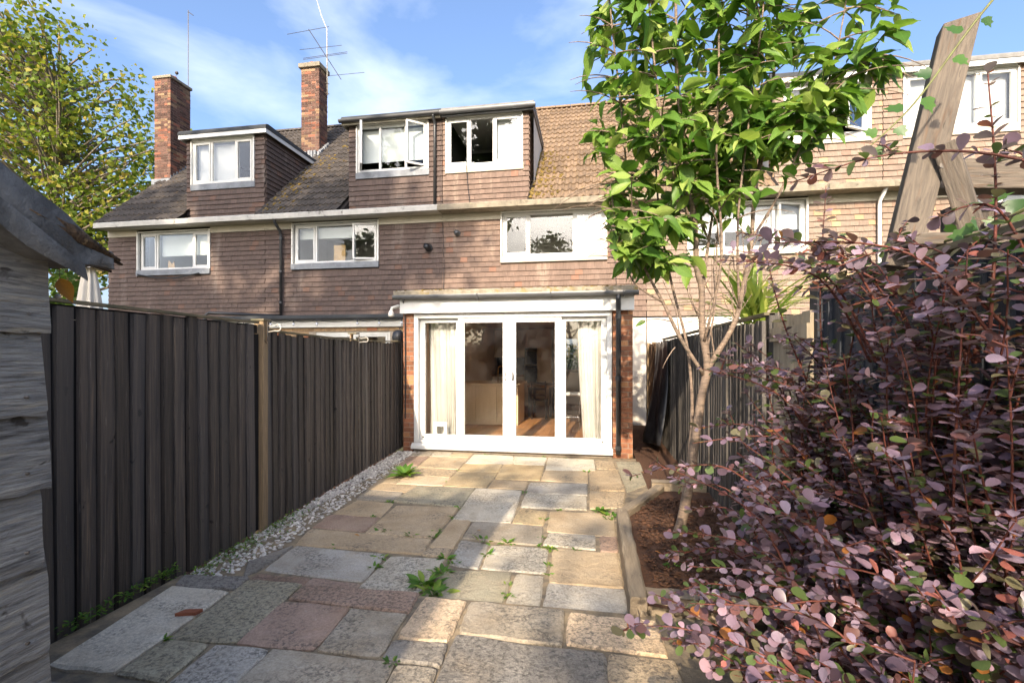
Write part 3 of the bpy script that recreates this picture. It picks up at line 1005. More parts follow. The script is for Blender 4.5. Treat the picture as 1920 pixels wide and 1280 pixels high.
# dry leaf and snail hanging by the shed corner
lv, lf = leaf_template(0.55, 0.16, 0.3)
m = MB()
m.add(lv, lf)
me = m.mesh('dry_leaf', 'leaf_dry', True)
o = place('dry_leaf', me, orient((-1.252, 0.955, 1.665), (0.35, 0.1, -0.75), (0.7, -0.7, 0.2), 0.058))
tag(o, 'orange dry curled leaf dangling beside the shed eave', 'leaf')
m = MB()
m.tube([(-1.252, 0.955, 1.665), (-1.25, 0.95, 1.70), (-1.24, 0.94, 1.725)], 0.0008, 4)
m.build('stalk', 'twig_red', o)
m = MB()
m.lathe([(0.001, -0.006), (0.005, -0.004), (0.007, 0), (0.005, 0.004), (0.001, 0.006)], (-1.252, 0.95, 1.622), 10)
o = m.build('snail_shell', 'metal_pale', None, True)
tag(o, 'small pale round snail shell hanging under the dry leaf', 'snail shell')

# ================================================================== RIGHT FENCES
rf = empty('fence', (1.18, 7, 0), 'grey weathered board fence behind the slim tree, right of the glass doors', 'fence')
fence_boards(rf, lambda y: (1.18, y), (0, 1), 3.62, 8.7, 0.098, lambda y: 1.75 + 0.012 * math.sin(y * 3), 'fence_grey', w=0.108, tilt=0.014, lean=None)
for ob in [x for x in rf.children]:
    ob.matrix_basis = ob.matrix_basis @ Matrix.Diagonal((-1, 1, 1, 1))
for yp in (3.6, 5.45, 7.3, 10.4):
    c = MB()
    c.box(1.2, 1.27, yp, yp + 0.075, -0.05, 1.78)
    c.build('post', 'post_wood' if yp > 10 else 'fence_grey', rf)
c = MB()
c.box(1.165, 1.235, 3.6, 8.72, 1.766, 1.785)
c.build('capping_rail', 'cap_wood', rf)
c = MB()
for zz in (0.35, 1.35):
    c.box(1.185, 1.225, 3.6, 10.4, zz, zz + 0.07)
c.build('arris_rail', 'fence_grey', rf)
# brushwood screen nearest the house
bw = empty('brushwood_screen', (1.16, 9.6, 0), 'brown brushwood screen panel against the white wall at the far end of the right fence', 'screen')
for k in range(46):
    y = 8.72 + k * 0.038
    c = MB()
    j = random.uniform(-0.02, 0.02)
    c.tube([(1.14 + j, y, -0.03), (1.15 - j, y + random.uniform(-0.04, 0.04), 0.9), (1.15 + j, y + random.uniform(-0.05, 0.05), 1.72 + random.uniform(-0.05, 0.02))], [0.02, 0.023, 0.014], 5)
    c.build('stick', 'brushwood', bw)
c = MB()
c.box(1.10, 1.17, 10.45, 10.52, -0.05, 1.76)
c.build('post', 'post_wood', bw)
# black sheet sagging off the fence
c = MB()
vs, fs = [], []
nu, nv = 14, 16
for i in range(nu):
    for j in range(nv):
        f, g = i / (nu - 1), j / (nv - 1)
        y = 7.75 + f * 1.25 - 0.25 * g * (1 - f)
        z = 1.74 - g * 1.60 - 0.05 * math.sin(f * 3)
        x = 1.12 - 0.30 * g ** 1.4 * (0.35 + 0.65 * math.sin(f * math.pi)) + 0.03 * math.sin(f * 17 + g * 4) * (0.4 + g)
        vs.append((x, y, z))
for i in range(nu - 1):
    for j in range(nv - 1):
        a = i * nv + j
        fs.append((a, a + 1, a + nv + 1, a + nv))
c.add(vs, fs)
o = c.build('plastic_sheet', 'sheet_black', None, True)
md = o.modifiers.new('thick', 'SOLIDIFY')
md.thickness = 0.006
tag(o, 'black plastic sheet sagging over the far end of the right fence', 'sheet')

gate = empty('gate_panel', (1.22, 3.3, 0), 'short pale bare timber panel between the grey fence and the blue-black fence', 'gate')
for k in range(5):
    c = MB()
    c.box(1.215, 1.235, 3.0 + k * 0.115, 3.11 + k * 0.115, 0.15, 1.74 + random.uniform(-0.01, 0.01))
    c.build('plank', 'pale_board', gate)
for zz in (0.5, 1.0, 1.58):
    c = MB()
    c.box(1.19, 1.213, 2.98, 3.57, zz, zz + 0.09)
    c.build('ledge', 'pale_board', gate)

rf2 = empty('fence', (1.3, 1.5, 0), 'taller blue-black stained board fence behind the purple shrubs', 'fence')
fence_boards(rf2, lambda y: (1.29, y), (0, 1), -1.0, 2.99, 0.105, lambda y: 1.86, 'fence_blue', w=0.118)
for ob in [x for x in rf2.children]:
    ob.matrix_basis = ob.matrix_basis @ Matrix.Diagonal((-1, 1, 1, 1))
c = MB()
c.box(1.255, 1.325, -1.0, 2.99, 1.862, 1.885)
c.build('capping_rail', 'cap_wood', rf2)
c = MB()
c.box(1.237, 1.35, 2.96, 3.06, -0.05, 1.9)
c.build('post', 'fence_blue', rf2)

# ================================================================== TIMBER A-FRAME (right, above the shrubs)


def beam(a, b, w, d, side, name, m, parent, cut=0.0):
    a, b = Vector(a), Vector(b)
    z = (b - a).normalized()
    x = (Vector(side) - z * z.dot(Vector(side))).normalized()
    yv = z.cross(x)
    L = (b - a).length
    mb = MB()
    vs = []
    for t, cc in ((0, 0), (L, cut)):
        for sx, sy in ((-1, -1), (1, -1), (1, 1), (-1, 1)):
            vs.append(Vector((sx * w / 2, sy * d / 2, t + (cc * sx))))
    mb.add(vs, [(3, 2, 1, 0), (4, 5, 6, 7), (0, 1, 5, 4), (1, 2, 6, 5), (2, 3, 7, 6), (3, 0, 4, 7)])
    M = Matrix((x, yv, z)).transposed().to_4x4()
    M.translation = a
    o = place(name, mb.mesh(name, m), M, parent)
    bv = o.modifiers.new('bevel', 'BEVEL')
    bv.width = 0.006
    bv.segments = 2
    return o


af = empty('timber_frame', (1.4, 2.3, 0), 'weathered timber A-frame with a leaning post and brace rising above the purple shrubs', 'timber frame')
sd = (math.cos(R(-14)), math.sin(R(-14)), 0)
beam((1.245, 2.24, 1.84), (1.495, 2.29, 2.86), 0.118, 0.08, sd, 'leaning_post', 'grey_timber', af, 0.022)
beam((1.50, 2.20, 1.93), (1.395, 2.21, 2.33), 0.075, 0.10, (math.cos(R(-38)), math.sin(R(-38)), 0), 'brace', 'grey_timber', af)
beam((1.20, 2.16, 1.93), (2.6, 2.32, 1.93), 0.17, 0.045, (0, 1, 0), 'ledge', 'grey_timber', af)
beam((1.44, 2.38, 2.26), (3.2, 2.62, 2.245), 0.10, 0.13, (0, 1, 0), 'cross_beam', 'grey_timber', af)
beam((1.40, 2.27, 0.0), (1.40, 2.25, 1.9), 0.11, 0.11, (1, 0, 0), 'leg', 'grey_timber', af)
for bx_, by_, bz_ in ((1.372, 2.195, 2.24), (1.485, 2.135, 1.985)):
    c = MB()
    c.tube([(bx_, by_ + 0.01, bz_), (bx_ - 0.003, by_ - 0.012, bz_)], 0.011, 8)
    c.build('bolt', 'metal_dark', af)
c = MB()
c.box(1.62, 2.7, 2.5, 2.6, 1.95, 2.17)
c.build('back_board', 'fence_dark', af)

# ================================================================== HOUSES (one terrace, five houses)
YF = 10.70                 # face of the hung tiles
EZ, EY, TP = 4.85, 10.35, 0.92     # eave height, eave line, tan of the roof pitch
RA = math.atan(TP)
YR = 15.05                 # ridge


def rz(y):
    return EZ + (y - EY) * TP


def tile_unit(m):
    mb = MB()
    mb.add([(0, -0.046, 0), (1, -0.046, 0), (1, -0.014, 0), (0, -0.014, 0), (0, -0.011, 0.175), (1, -0.011, 0.175), (1, 0, 0.175), (0, 0, 0.175)],
           [(0, 3, 2, 1), (4, 5, 6, 7), (0, 1, 5, 4), (1, 2, 6, 5), (2, 3, 7, 6), (3, 0, 4, 7)])
    return mb.mesh('hung_tile', m)


HT = {m: tile_unit(m) for m in ('hung_tile_dark', 'hung_tile_brown', 'hung_tile_pale')}
HTV = [(0, -0.046, 0), (1, -0.046, 0), (1, -0.014, 0), (0, -0.014, 0), (0, -0.011, 0.175), (1, -0.011, 0.175), (1, 0, 0.175), (0, 0, 0.175)]
HTF = [(0, 3, 2, 1), (4, 5, 6, 7), (0, 1, 5, 4), (1, 2, 6, 5), (2, 3, 7, 6), (3, 0, 4, 7)]
GAUGE, TW = 0.117, 0.168


def hung_rows(x0, x1, z0, z1, holes=(), limit=None):
    """list of (xa, xb, z) tiles; limit(z) -> (a, b) narrows a row"""
    out = []
    r = 0
    z = z0
    while z < z1 - 0.03:
        free = [(x0, x1)]
        if limit:
            free = [limit(z)]
        for hx0, hx1, hz0, hz1 in holes:
            if z + 0.09 > hz0 and z + 0.02 < hz1:
                nf = []
                for a, b in free:
                    if hx0 >= b or hx1 <= a:
                        nf.append((a, b))
                        continue
                    if hx0 > a:
                        nf.append((a, hx0))
                    if hx1 < b:
                        nf.append((hx1, b))
                free = nf
        off = 0.5 * TW * (r % 2)
        for a, b in free:
            k = math.floor((a - x0 - off) / TW)
            while True:
                ta, tb = x0 + off + k * TW, x0 + off + (k + 1) * TW
                k += 1
                ta2, tb2 = max(ta, a), min(tb, b)
                if ta2 >= b - 1e-6:
                    break
                if tb2 - ta2 > 0.02:
                    out.append((ta2 + 0.0015, tb2 - 0.0015, z))
        z += GAUGE
        r += 1
    return out


def tile_matrix(xa, xb, z, plane, side, zs=1.0):
    """side: 'f' front (plane = y), 'r' a cheek facing +X, 'l' a cheek facing -X (plane = x; xa, xb along y)"""
    S = Matrix.Diagonal((xb - xa, 1, zs, 1))
    jit = Matrix.Translation((0, random.uniform(-0.0035, 0.001), random.uniform(-0.002, 0.002))) @ Matrix.Rotation(random.uniform(-0.006, 0.006), 4, 'Y')
    if side == 'f':
        return Matrix.Translation((xa, plane, z)) @ jit @ S
    if side == 'r':
        return Matrix.Translation((plane, xa, z)) @ Matrix.Rotation(R(90), 4, 'Z') @ jit @ S
    return Matrix.Translation((plane, xb, z)) @ Matrix.Rotation(R(-90), 4, 'Z') @ jit @ S


def rtile_mesh(m):
    mb = MB()
    n = 12
    vs = []
    for i in range(n + 1):
        x = i / n
        h = 0.036 * max(0.0, math.sin(4 * math.pi * x + 0.4)) ** 0.8
        vs += [(x, 0.0, h + 0.034), (x, 0.39, h), (x, 0.0, h + 0.010)]
    fs = []
    for i in range(n):
        a = i * 3
        fs += [(a, a + 3, a + 4, a + 1), (a + 2, a + 5, a + 3, a)]
    mb.add(vs, fs)
    return mb.mesh('roof_tile', m, False)


RT = {m: rtile_mesh(m) for m in ('roof_tile_dark', 'roof_tile_brown')}


def window(parent, x0, x1, z0, z1, y, lights, m='upvc', opens={}, blind=None, gl='glass', fw=0.055):
    """a casement window; the frame is the part, panes and sashes its pieces"""
    c = MB()
    c.box(x0, x0 + fw, y, y + 0.07, z0, z1)
    c.box(x1 - fw, x1, y, y + 0.07, z0, z1)
    c.box(x0 + fw, x1 - fw, y, y + 0.07, z1 - fw, z1)
    c.box(x0 + fw, x1 - fw, y - 0.02, y + 0.07, z0, z0 + fw)
    tot = sum(lights)
    xs = [x0 + fw]
    for k, l in enumerate(lights):
        xs.append(xs[-1] + (x1 - x0 - 2 * fw) * l / tot)
    for k in range(1, len(lights)):
        c.box(xs[k] - fw * 0.45, xs[k] + fw * 0.45, y + 0.002, y + 0.068, z0 + fw, z1 - fw)
    fr = c.build('window', m, parent, bevel=0.006)
    za, zb = z0 + fw, z1 - fw
    for k in range(len(lights)):
        a = xs[k] + (0 if k == 0 else fw * 0.45)
        b = xs[k + 1] - (0 if k == len(lights) - 1 else fw * 0.45)
        o = opens.get(k)
        s = 0.042
        sash = MB()
        sash.box(a + 0.003, a + s, y - 0.012, y + 0.04, za + 0.003, zb - 0.003)
        sash.box(b - s, b - 0.003, y - 0.012, y + 0.04, za + 0.003, zb - 0.003)
        sash.box(a + s, b - s, y - 0.012, y + 0.04, zb - s, zb - 0.003)
        sash.box(a + s, b - s, y - 0.012, y + 0.04, za + 0.003, za + s)
        p = MB()
        p.box(a + s - 0.004, b - s + 0.004, y + 0.012, y + 0.018, za + s - 0.004, zb - s + 0.004)
        if o:
            hx = a if o < 0 else b          # hinge side
            M = Matrix.Translation((hx, y, 0)) @ Matrix.Rotation(R(o), 4, 'Z') @ Matrix.Translation((-hx, -y, 0))
            so = place('casement', sash.mesh('casement', m), M, fr)
            place('pane', p.mesh('pane', gl), M, fr)
        else:
            if k != 1 or len(lights) < 3:
                sash.build('casement', m, fr)
                p.build('pane', gl, fr)
            else:
                p = MB()
                p.box(a - 0.004, b + 0.004, y + 0.022, y + 0.028, za - 0.004, zb + 0.004)
                p.build('pane', gl, fr)
    # room behind
    rm = MB()
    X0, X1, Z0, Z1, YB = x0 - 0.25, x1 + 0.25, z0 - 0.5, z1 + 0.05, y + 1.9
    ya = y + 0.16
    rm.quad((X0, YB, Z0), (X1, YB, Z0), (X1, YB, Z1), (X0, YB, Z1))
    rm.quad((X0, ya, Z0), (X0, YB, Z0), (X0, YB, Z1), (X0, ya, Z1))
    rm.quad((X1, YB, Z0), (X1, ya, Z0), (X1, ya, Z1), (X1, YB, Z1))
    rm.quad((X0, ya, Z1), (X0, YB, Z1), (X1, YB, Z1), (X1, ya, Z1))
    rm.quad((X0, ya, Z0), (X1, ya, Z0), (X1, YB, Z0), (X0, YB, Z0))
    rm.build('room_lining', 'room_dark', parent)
    if blind:
        bmat, frac, k0, k1 = blind
        bl = MB()
        a, b = xs[k0], xs[k1]
        n = 18
        zt, zbm = zb, zb - (zb - za) * frac
        vs, fs = [], []
        for i in range(n + 1):
            xx = a + (b - a) * i / n
            yy = y + 0.14 + (0.018 * math.sin(i * 2.3) if bmat == 'curtain' else 0.0)
            vs += [(xx, yy, zbm), (xx, yy, zt), (xx, yy + 0.006, zbm), (xx, yy + 0.006, zt)]
        for i in range(n):
            q = i * 4
            fs += [(q, q + 4, q + 5, q + 1), (q + 2, q + 3, q + 7, q + 6)]
        bl.add(vs, fs)
        bl.build('curtain' if bmat == 'curtain' else 'blind', bmat, fr)
    return fr


def wall_with_hole(c, x0, x1, y0, y1, z0, z1, hole):
    a, b, p, q = hole
    c.box(x0, x1, y0, y1, z0, p)
    c.box(x0, x1, y0, y1, q, z1)
    c.box(x0, a, y0, y1, p, q)
    c.box(b, x1, y0, y1, p, q)


def brick_stack(root, x0, x1, y0, y1, z0, z1, m, base_z=None, faces='fr'):
    """a brick chimney: mortar core with single bricks on the faces that show"""
    core = MB()
    core.box(x0 + 0.008, x1 - 0.008, y0 + 0.008, y1 - 0.008, z0, z1)
    ch = core.build('chimney', 'mortar', root)
    cache = {}

    def unit(l, d):
        k = (round(l, 3), d)
        if k not in cache:
            b = MB()
            if d == 'x':
                b.box(0, l, 0, 0.1, 0, 0.065)
            else:
                b.box(-0.1, 0, 0, l, 0, 0.065)
            cache[k] = b.mesh('brick', m)
        return cache[k]

    def run(a, b, off):
        out = []
        p = a - off
        while p < b - 0.02:
            q = min(p + 0.215, b)
            pp = max(p, a)
            if q - pp > 0.03:
                out.append((pp, q - pp))
            p += 0.225
        return out
    z, r = z0, 0
    while z < z1 - 0.04:
        ev = r % 2 == 0
        jj = lambda: random.uniform(-0.003, 0.003)
        for p, l in run(x0, x1 if ev else x1 - 0.11, 0.0 if ev else 0.1125):
            yy = y0
            if base_z is None or z + 0.07 > rz(yy) - 0.05:
                place('brick', unit(l, 'x'), Matrix.Translation((p, y0 + jj(), z)), ch)
        for p, l in run(y0 + (0.11 if ev else 0), y1, 0.0 if not ev else 0.0):
            if base_z is None or z + 0.07 > rz(p) - 0.05:
                place('brick', unit(l, 'y'), Matrix.Translation((x1 + jj(), p, z)), ch)
        z += 0.075
        r += 1
    return ch


def dormer(h, x0, x1, win, lights, tm, zt, opens, blind, fascia, felt, cheeks, sill, wmat='upvc', gutter=None, yd=10.72):
    wx0, wx1, wz0, wz1 = win
    c = MB()
    wall_with_hole(c, x0 + 0.03, x1 - 0.03, yd + 0.02, yd + 0.14, 4.9, zt, win)
    yb = EY + (zt - EZ) / TP
    for xs in (x0 + 0.03, x1 - 0.11):
        c.prism([(yd + 0.02, rz(yd) - 0.4), (yd + 0.02, zt), (yb + 0.1, zt), (yb + 0.1, zt - 0.3)], 0, xs, xs + 0.08)
    body = c.build('dormer', 'batten', h)
    ov = 0.13
    r = MB()
    xa, xb = x0 - (ov if 'l' in cheeks else 0.0), x1 + (ov if 'r' in cheeks else 0.0)
    # flat roof with a rolled front edge
    prof = [(yd - 0.16, zt + 0.0), (yd - 0.16, zt + 0.06), (yd - 0.12, zt + 0.11), (yd - 0.05, zt + 0.125), (yb + 0.25, zt + 0.06), (yb + 0.25, zt)]
    r.prism(prof, 0, xa, xb)
    r.build('flat_roof', felt, body)
    f = MB()
    f.box(xa + 0.012, xb - 0.012, yd - 0.145, yd - 0.12, zt - 0.10, zt + 0.005)
    if 'r' in cheeks:
        f.box(xb - 0.035, xb - 0.012, yd - 0.12, yb + 0.05, zt - 0.10, zt + 0.005)
    if 'l' in cheeks:
        f.box(xa + 0.012, xa + 0.035, yd - 0.12, yb + 0.05, zt - 0.10, zt + 0.005)
    f.build('fascia', fascia, body)
    s = MB()
    s.box(xa + 0.035, xb - 0.035, yd - 0.12, yd + 0.03, zt - 0.05, zt - 0.03)
    s.build('soffit', fascia, body)
    fr = window(h, wx0, wx1, wz0, wz1, yd + 0.0, lights, wmat, opens, blind)
    sm, sz = sill
    fl = MB()
    fl.add([(wx0 - 0.04, yd - 0.034, wz0 - 0.15), (wx1 + 0.04, yd - 0.034, wz0 - 0.15), (wx1 + 0.04, yd - 0.03, wz0), (wx0 - 0.04, yd - 0.03, wz0),
            (wx0 - 0.04, yd + 0.02, wz0 - 0.15), (wx1 + 0.04, yd + 0.02, wz0 - 0.15), (wx1 + 0.04, yd + 0.02, wz0), (wx0 - 0.04, yd + 0.02, wz0)],
           [(0, 1, 2, 3), (0, 4, 5, 1), (1, 5, 6, 2), (2, 6, 7, 3), (3, 7, 4, 0)])
    fl.build('sill', sm, fr)
    rev = MB()
    rev.box(wx0 - 0.03, wx0, yd - 0.04, yd + 0.06, wz0 - 0.01, zt - 0.1)
    rev.box(wx1, wx1 + 0.03, yd - 0.04, yd + 0.06, wz0 - 0.01, zt - 0.1)
    if wz1 < zt - 0.08:
        rev.box(wx0, wx1, yd - 0.03, yd + 0.06, wz1, zt - 0.06)
    rev.build('surround', 'upvc_old', fr)
    T = []
    for a, b, z in hung_rows(x0, x1, 4.93, zt - 0.1, [(wx0 - 0.03, wx1 + 0.03, wz0 - 0.14, zt)]):
        T.append((tile_matrix(a, b, z, yd + 0.02, 'f'), (0.5 * (a + b), yd, z), tm, body))
    for sd, xp in (('r', x1 - 0.025), ('l', x0 + 0.025)):
        if sd in cheeks:
            lim = lambda z: (yd + 0.02, max(yd + 0.05, EY + (z + 0.12 - EZ) / TP))
            for a, b, z in hung_rows(yd + 0.02, yb, 5.05, zt - 0.1, (), lim):
                T.append((tile_matrix(a, b, z, xp, sd), (xp, 0.5 * (a + b), z), tm, body))
    if gutter:
        g = MB()
        n = 8
        pr = [(yd - 0.20 + 0.055 * math.cos(a), zt - 0.02 + 0.05 * math.sin(a)) for a in [math.pi + k * math.pi / n for k in range(n + 1)]]
        pr += [(p[0] * 1, zt + 0.0) for p in ((yd - 0.145, 0), (yd - 0.255, 0))]
        g.prism(pr, 0, xa - 0.02, xb + (0.04 if 'r' in cheeks else 0))
        g.build('gutter', gutter, body)
    return T, body


HOUSES = []


def house(x0, x1, label, win, wl_, wopens, wblind, sill, tm, rm, gm_, dorm, zt_tiles=2.34, gable_left=False, frieze='paint_cream', wmat='upvc'):
    h = empty('house', ((x0 + x1) / 2, YF, 0), label, 'house', 'houses of the terrace')
    c = MB()
    wall_with_hole(c, x0 + 0.005, x1 - 0.005, YF + 0.03, YF + 0.28, 2.3, 4.74, win)
    c.build('wall', 'batten', h)
    fr = window(h, win[0], win[1], win[2], win[3], YF + 0.05, wl_, wmat, wopens, wblind)
    rv_ = MB()
    a, b, p, q = win
    rv_.box(a - 0.035, a, YF - 0.035, YF + 0.10, p - 0.01, q + 0.02)
    rv_.box(b, b + 0.035, YF - 0.035, YF + 0.10, p - 0.01, q + 0.02)
    rv_.box(a, b, YF - 0.03, YF + 0.10, q, q + 0.02)
    rv_.build('surround', 'upvc_old', fr)
    fl = MB()
    sm = sill
    fl.add([(a - 0.04, YF - 0.05, p - 0.14), (b + 0.04, YF - 0.05, p - 0.14), (b + 0.04, YF - 0.045, p), (a - 0.04, YF - 0.045, p),
            (a - 0.04, YF + 0.05, p - 0.14), (b + 0.04, YF + 0.05, p - 0.14), (b + 0.04, YF + 0.05, p), (a - 0.04, YF + 0.05, p)],
           [(0, 1, 2, 3), (0, 4, 5, 1), (1, 5, 6, 2), (2, 6, 7, 3), (3, 7, 4, 0)])
    fl.build('sill', sm, fr)
    T = []
    for a, b, z in hung_rows(x0, x1, zt_tiles, 4.56, [(win[0] - 0.035, win[1] + 0.035, win[2] - 0.13, 5)]):
        T.append((tile_matrix(a, b, z, YF + 0.03, 'f'), (0.5 * (a + b), YF, z), tm, h))
    # frieze, soffit, gutter
    for fa, fb in ((x0 + 0.004, win[0] - 0.037), (win[1] + 0.037, x1 - 0.004)):
        c = MB()
        c.box(fa, fb, YF - 0.028, YF + 0.02, 4.57, 4.73)
        c.build('frieze', frieze, h)
    c = MB()
    c.box(x0 + 0.003, x1 - 0.003, EY - 0.02, YF + 0.06, 4.735, 4.765)
    c.build('soffit', frieze if gm_ == 'gutter_white' else 'gutter_stone', h)
    n = max(1, int((x1 - x0) / 0.91))
    for k in range(n):
        g = MB()
        a, b = x0 + (x1 - x0) * k / n, x0 + (x1 - x0) * (k + 1) / n
        dz = random.uniform(-0.004, 0.004)
        g.prism([(EY - 0.05, 4.725 + dz), (EY - 0.055, 4.83 + dz), (EY - 0.035, 4.855 + dz), (EY - 0.005, 4.85 + dz), (EY + 0.0, 4.80), (EY + 0.09, 4.80), (EY + 0.12, 4.85), (EY + 0.14, 4.725)], 0, a + 0.002, b - 0.002)
        g.build('gutter_block', gm_, h)
    # roof deck, dormer, roof tiles
    dk = MB()
    spans = []
    dx = (dorm['x0'], dorm['x1']) if dorm else (x1, x1)
    for a, b, ys in ((x0, dx[0], EY + 0.02), (dx[0], dx[1], YF + 0.30), (dx[1], x1, EY + 0.02)):
        if b - a > 0.01:
            dk.prism([(ys, rz(ys) - 0.03), (YR, rz(YR) - 0.03), (YR, rz(YR) - 0.15), (ys, rz(ys) - 0.15)], 0, a, b)
    dk.prism([(YR, rz(YR) - 0.03), (YR + 4.7, rz(YR) - 0.03 - 4.7 * TP), (YR + 4.7, rz(YR) - 0.15 - 4.7 * TP), (YR, rz(YR) - 0.15)], 0, x0, x1)
    dk.box(x0, x1, YR + 4.2, YR + 4.4, 2.3, 4.9)
    dk.build('roof_deck', 'batten', h)
    if dorm:
        t2, body = dormer(h, dorm['x0'], dorm['x1'], dorm['win'], dorm['lights'], dorm.get('tm', tm), dorm['zt'], dorm.get('opens', {}), dorm.get('blind'), dorm['fascia'], dorm['felt'],
                          dorm['cheeks'], dorm['sill'], dorm.get('wmat', 'upvc'), dorm.get('gutter'))
        T += t2
    near, rest = split_near(T, lambda t: t[1], 300 if x1 < 2 else (200 if x1 < 6 else 130))
    for i in near:
        M, pos, m, par = T[i]
        place('hung_tile', HT[m], M, par)
    if rest:
        o = place('hung_tile_field', np_mesh('hung_tile_field', HTV, HTF, [T[i][0] for i in rest], tm, False), None, h)
        tag(o, kind='stuff')
    nc = round((x1 - x0) / 0.30)
    w = (x1 - x0) / nc
    L = (YR - EY) / math.cos(RA)
    g = L / 19
    for r in range(19):
        for k in range(nc):
            xa = x0 + k * w
            s = r * g - 0.02
            y = EY + s * math.cos(RA)
            z = EZ + s * math.sin(RA)
            xm = xa + w / 2
            if dorm and dorm['x0'] - 0.03 < xm < dorm['x1'] + 0.03 and y < EY + (dorm['zt'] - EZ) / TP + 0.1:
                continue
            if not in_view((xm, y, z), 1.1)[0]:
                continue
            M = Matrix.Translation((xa, y, z)) @ Matrix.Rotation(RA, 4, 'X') @ Matrix.Rotation(random.uniform(-0.012, 0.012), 4, 'Z') @ Matrix.Translation((0, random.uniform(-0.008, 0.008), random.uniform(-0.003, 0.003)))
            place('roof_tile', RT[rm], M @ Matrix.Diagonal((w * 1.01, g / 0.34, 1, 1)), h)
    n = 10
    for k in range(n):
        c = MB()
        a, b = x0 + (x1 - x0) * k / n, x0 + (x1 - x0) * (k + 1) / n
        c.prism([(YR + 0.13 * math.cos(q), rz(YR) - 0.02 + 0.10 * math.sin(q)) for q in [i * math.pi / 7 for i in range(8)]], 0, a, b - 0.012)
        c.build('ridge_tile', rm, h)
    HOUSES.append(h)
    return h


h1 = house(-12.5, -7.95, 'leftmost terrace house with dark hung tiles and a tall brick chimney at its gable end', (-11.58, -9.51, 3.69, 4.66), (0.23, 0.54, 0.23), {}, ('blind', 0.62, 1, 3), 'lead',
           'hung_tile_dark', 'roof_tile_dark', 'gutter_white',
           dict(x0=-10.17, x1=-7.97, win=(-10.01, -8.28, 5.81, 6.90), lights=(0.3, 0.42, 0.28), zt=7.02, fascia='upvc', felt='felt_roof', cheeks='lr', sill=('lead', 0), wmat='upvc_old', blind=('blind_white', 1.0, 0, 2)))
h2 = house(-7.95, -3.43, 'dark tiled terrace house with two open dormer casements, second from the left', (-7.2, -5.02, 3.72, 4.68), (0.25, 0.47, 0.28), {2: 14}, ('blind', 0.32, 0, 2), 'lead',
           'hung_tile_dark', 'roof_tile_dark', 'gutter_white',
           dict(x0=-5.75, x1=-3.44, win=(-5.53, -3.79, 5.83, 6.93), lights=(0.33, 0.42, 0.32), zt=7.02, fascia='paint_cream', felt='felt_roof', cheeks='l', sill=('lead', 0), opens={0: -62, 2: 38}, gutter='pipe_black', blind=('blind', 0.78, 0, 3)))
h3 = house(-3.43, 1.12, 'sunlit brown tiled house in the middle, with the white glazed extension below', (-2.03, 0.25, 3.72, 4.71), (0.25, 0.46, 0.29), {}, ('curtain', 1.0, 2, 3), 'paint_cream',
           'hung_tile_brown', 'roof_tile_brown', 'gutter_stone',
           dict(x0=-3.43, x1=-1.43, win=(-3.33, -1.59, 5.82, 6.93), lights=(0.3, 0.34, 0.36), zt=7.02, fascia='pipe_grey', felt='felt_pale', cheeks='r', sill=('paint_cream', 0), gutter='pipe_grey', blind=('blind_white', 1.0, 2, 3)))
h4 = house(1.12, 5.66, 'pale brown tiled house behind the slim leafy tree', (1.98, 4.26, 3.72, 4.68), (0.3, 0.45, 0.25), {2: 16}, ('blind_white', 0.6, 0, 3), 'paint_cream',
           'hung_tile_pale', 'roof_tile_brown', 'gutter_stone',
           dict(x0=3.66, x1=5.66, win=(3.86, 5.42, 5.93, 7.02), lights=(0.32, 0.3, 0.38), zt=7.12, fascia='upvc', felt='felt_roof', cheeks='l', sill=('paint_cream', 0), opens={2: 30}, blind=('blind_white', 0.3, 0, 2)))
h5 = house(5.66, 10.2, 'rightmost pale tiled house beyond the white downpipe, behind the timber frame', (7.04, 9.3, 3.72, 4.68), (0.3, 0.4, 0.3), {}, ('blind_white', 1.0, 0, 3), 'paint_cream',
           'hung_tile_pale', 'roof_tile_brown', 'gutter_stone',
           dict(x0=5.67, x1=8.15, win=(6.05, 7.97, 5.93, 7.02), lights=(0.33, 0.34, 0.33), zt=7.12, fascia='upvc', felt='felt_pale', cheeks='r', sill=('paint_cream', 0), blind=('blind_white', 1.0, 0, 3)))

# ground-floor walls, end gable
c = MB()
c.box(-12.49, -7.96, YF + 0.06, YF + 0.28, -0.05, 2.3)
c.prism([(YF + 0.06, -0.05), (YF + 0.06, 4.7), (YR, rz(YR) - 0.2), (YR + 4.3, 4.7), (YR + 4.3, -0.05)], 0, -12.49, -12.3)
c.build('lower_wall', 'brick_yellow', h1)
c = MB()
c.box(-7.94, -3.44, YF + 0.06, YF + 0.28, -0.05, 2.3)
c.build('lower_wall', 'brick_yellow', h2)
c = MB()
c.box(0.60, 1.11, YF + 0.02, YF + 0.28, -0.05, 2.31)
tag(c.build('lower_wall', 'render_white', h3), 'white rendered wall right of the extension')
for hh, a, b in ((h4, 1.13, 5.65), (h5, 5.67, 10.19)):
    c = MB()
    c.box(a, b, YF + 0.02, YF + 0.28, -0.05, 2.31)
    c.build('lower_wall', 'render_white', hh)

